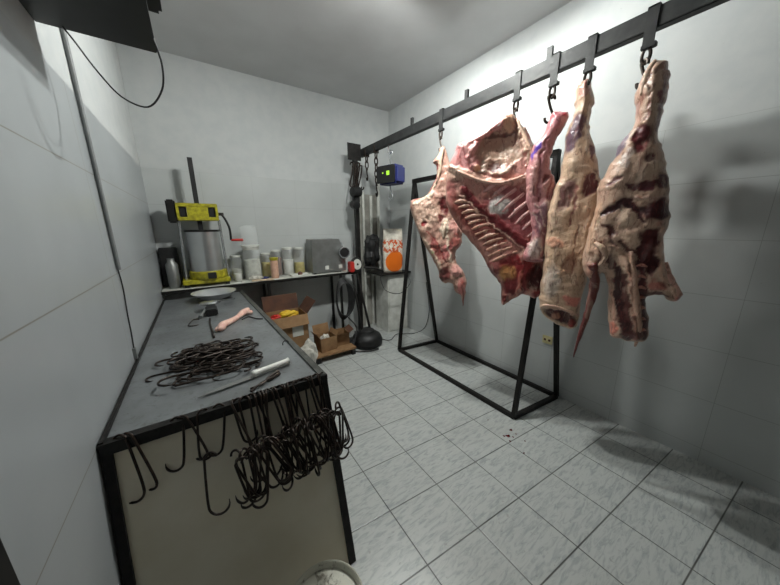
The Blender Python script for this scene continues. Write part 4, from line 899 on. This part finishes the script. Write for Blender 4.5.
t3 = open_box('cardboard_box', 'low brown cardboard box nearest the coiled hose', 1.285, 1.45, 3.04, 3.25, .10, .15, 'cardboard', [('f', .4, .07, 'cardboard'), ('r', .5, .07, 'dark_cardboard')], -.15)
t = thing('wooden_pallet', 'low brown board on dark feet carrying the small boxes', 'pallet', (1.2, 3.08, 0))
B().box(.95, 1.46, 2.90, 3.30, .075, .098).build('deck', 'cardboard', t)
for x in (.98, 1.43):
    for y in (2.93, 3.27): B().box(x-.025, x+.025, y-.025, y+.025, 0, .075).build('foot', 'black_plastic', t)
crumple('black_jacket', 'black crumpled cloth hanging behind the orange sack', 'cloth', (2.12, 3.58, .95), .17, 'rubber', 51, (.7, .6, 1.5))
crumple('black_sack', 'small black bag on the floor left of the round floor machine', 'bag', (1.47, 3.10, .0), .085, 'rubber', 57, (.9, .9, .9))
crumple('yellow_bag', 'crumpled yellow plastic bag on top of the largest cardboard box', 'bag', (.74, 3.12, .56), .085, 'yellow_bag', 9, (1.3, .6, .5))
crumple('red_bag', 'crumpled red plastic bag left of the yellow bag', 'bag', (.60, 3.11, .555), .055, 'red', 14, (1.0, .7, .6))
crumple('paper_ball', 'crumpled white paper in the small cardboard box', 'paper', (1.12, 3.05, .17), .06, 'cloth_white', 21, (.9, .7, .9))
crumple('white_bag', 'crumpled white bag on the floor by the largest box', 'bag', (.86, 2.88, .0), .11, 'cloth_white', 31, (.9, .7, 1.3))
o = B().box(.40, .50, 3.0, 3.3, 0, .58).build('dark_crate', 'dark_cardboard'); tag(o, 'dark brown carton on the floor beside the steel table', 'box')

# ------------------------------------------------------------ bucket at the bottom edge
BX, BY = .195, .715
t = thing('plastic_bucket', 'worn white plastic bucket below the hooks at the picture bottom', 'bucket', (BX, BY, 0))
def bucket_mat():
    q = NT('worn_bucket_plastic'); n = q.noise(18, 5, .65, None, 1.5)
    q.l(q.mix(q.ramp(n, .52, .64), srgb(206, 204, 190), srgb(118, 112, 96)), q.b.inputs['Base Color']); q.b.inputs['Roughness'].default_value = .5; return q.m
M['bucket'] = bucket_mat()
B().lathe([(.10, 0), (.115, .005), (.130, .205), (.142, .207), (.142, .245), (.137, .251), (.131, .245), (.128, .215), (.118, .205)], (BX, BY, 0), 40).build('pail', 'bucket', t, True)
B().lathe([(.001, .210), (.126, .210), (.129, .222), (.12, .222), (.001, .216)], (BX, BY, 0), 40).build('lid', 'bucket', t, True)
B().tube(arc((BX, BY, .24), .155, math.pi*.98, math.pi*1.6, 16, (1, 0, 0), (0, 1, .12)), .004, 6).build('handle', 'dark_iron', t, True)
crumple('stone_weight', 'dark rounded lump lying on the bucket lid', 'weight', (BX+.005, BY-.01, .218), .045, 'edge_steel', 41, (1, .8, .6))
o = B().tube([(BX-.182+.030*math.cos(a), BY+.04+.012*math.sin(a), .255+.036*math.sin(a)) for a in [2*math.pi*i/20 for i in range(20)]], .007, 8, True).build('iron_ring', 'dark_iron', None, True); tag(o, 'dark iron ring beside the bucket under the table edge', 'ring')

# ------------------------------------------------------------ blood drops on the floor
for i, (px, py, r) in enumerate(((511, 430, .013), (508, 436, .016), (504, 436, .008), (513, 437, .006), (510, 441, .007), (525, 441, .006), (524, 453, .007), (488, 420, .005), (516, 434, .005))):
    q = pl((px, py), 2, 0); b = B(); n = 14
    pts = [(q[0]+r*(1+.35*math.sin(3*a+i))*math.cos(a), q[1]+r*(1+.3*math.cos(2*a+i))*math.sin(a)) for a in [2*math.pi*k/n for k in range(n)]]
    b.add([(x, y, .0002) for x, y in pts]+[(q[0]+(x-q[0])*.7, q[1]+(y-q[1])*.7, .0022) for x, y in pts], [tuple(range(n))[::-1], tuple(range(n, 2*n))]+[(k, (k+1) % n, (k+1) % n+n, k+n) for k in range(n)])
    tag(b.build('blood_drop', 'blood', None), 'dark red blood drop on the floor tiles before the black stand', 'blood drop', 'blood drops on the floor tiles')

for o in bpy.data.objects:
    if '_o' in o: del o['_o']
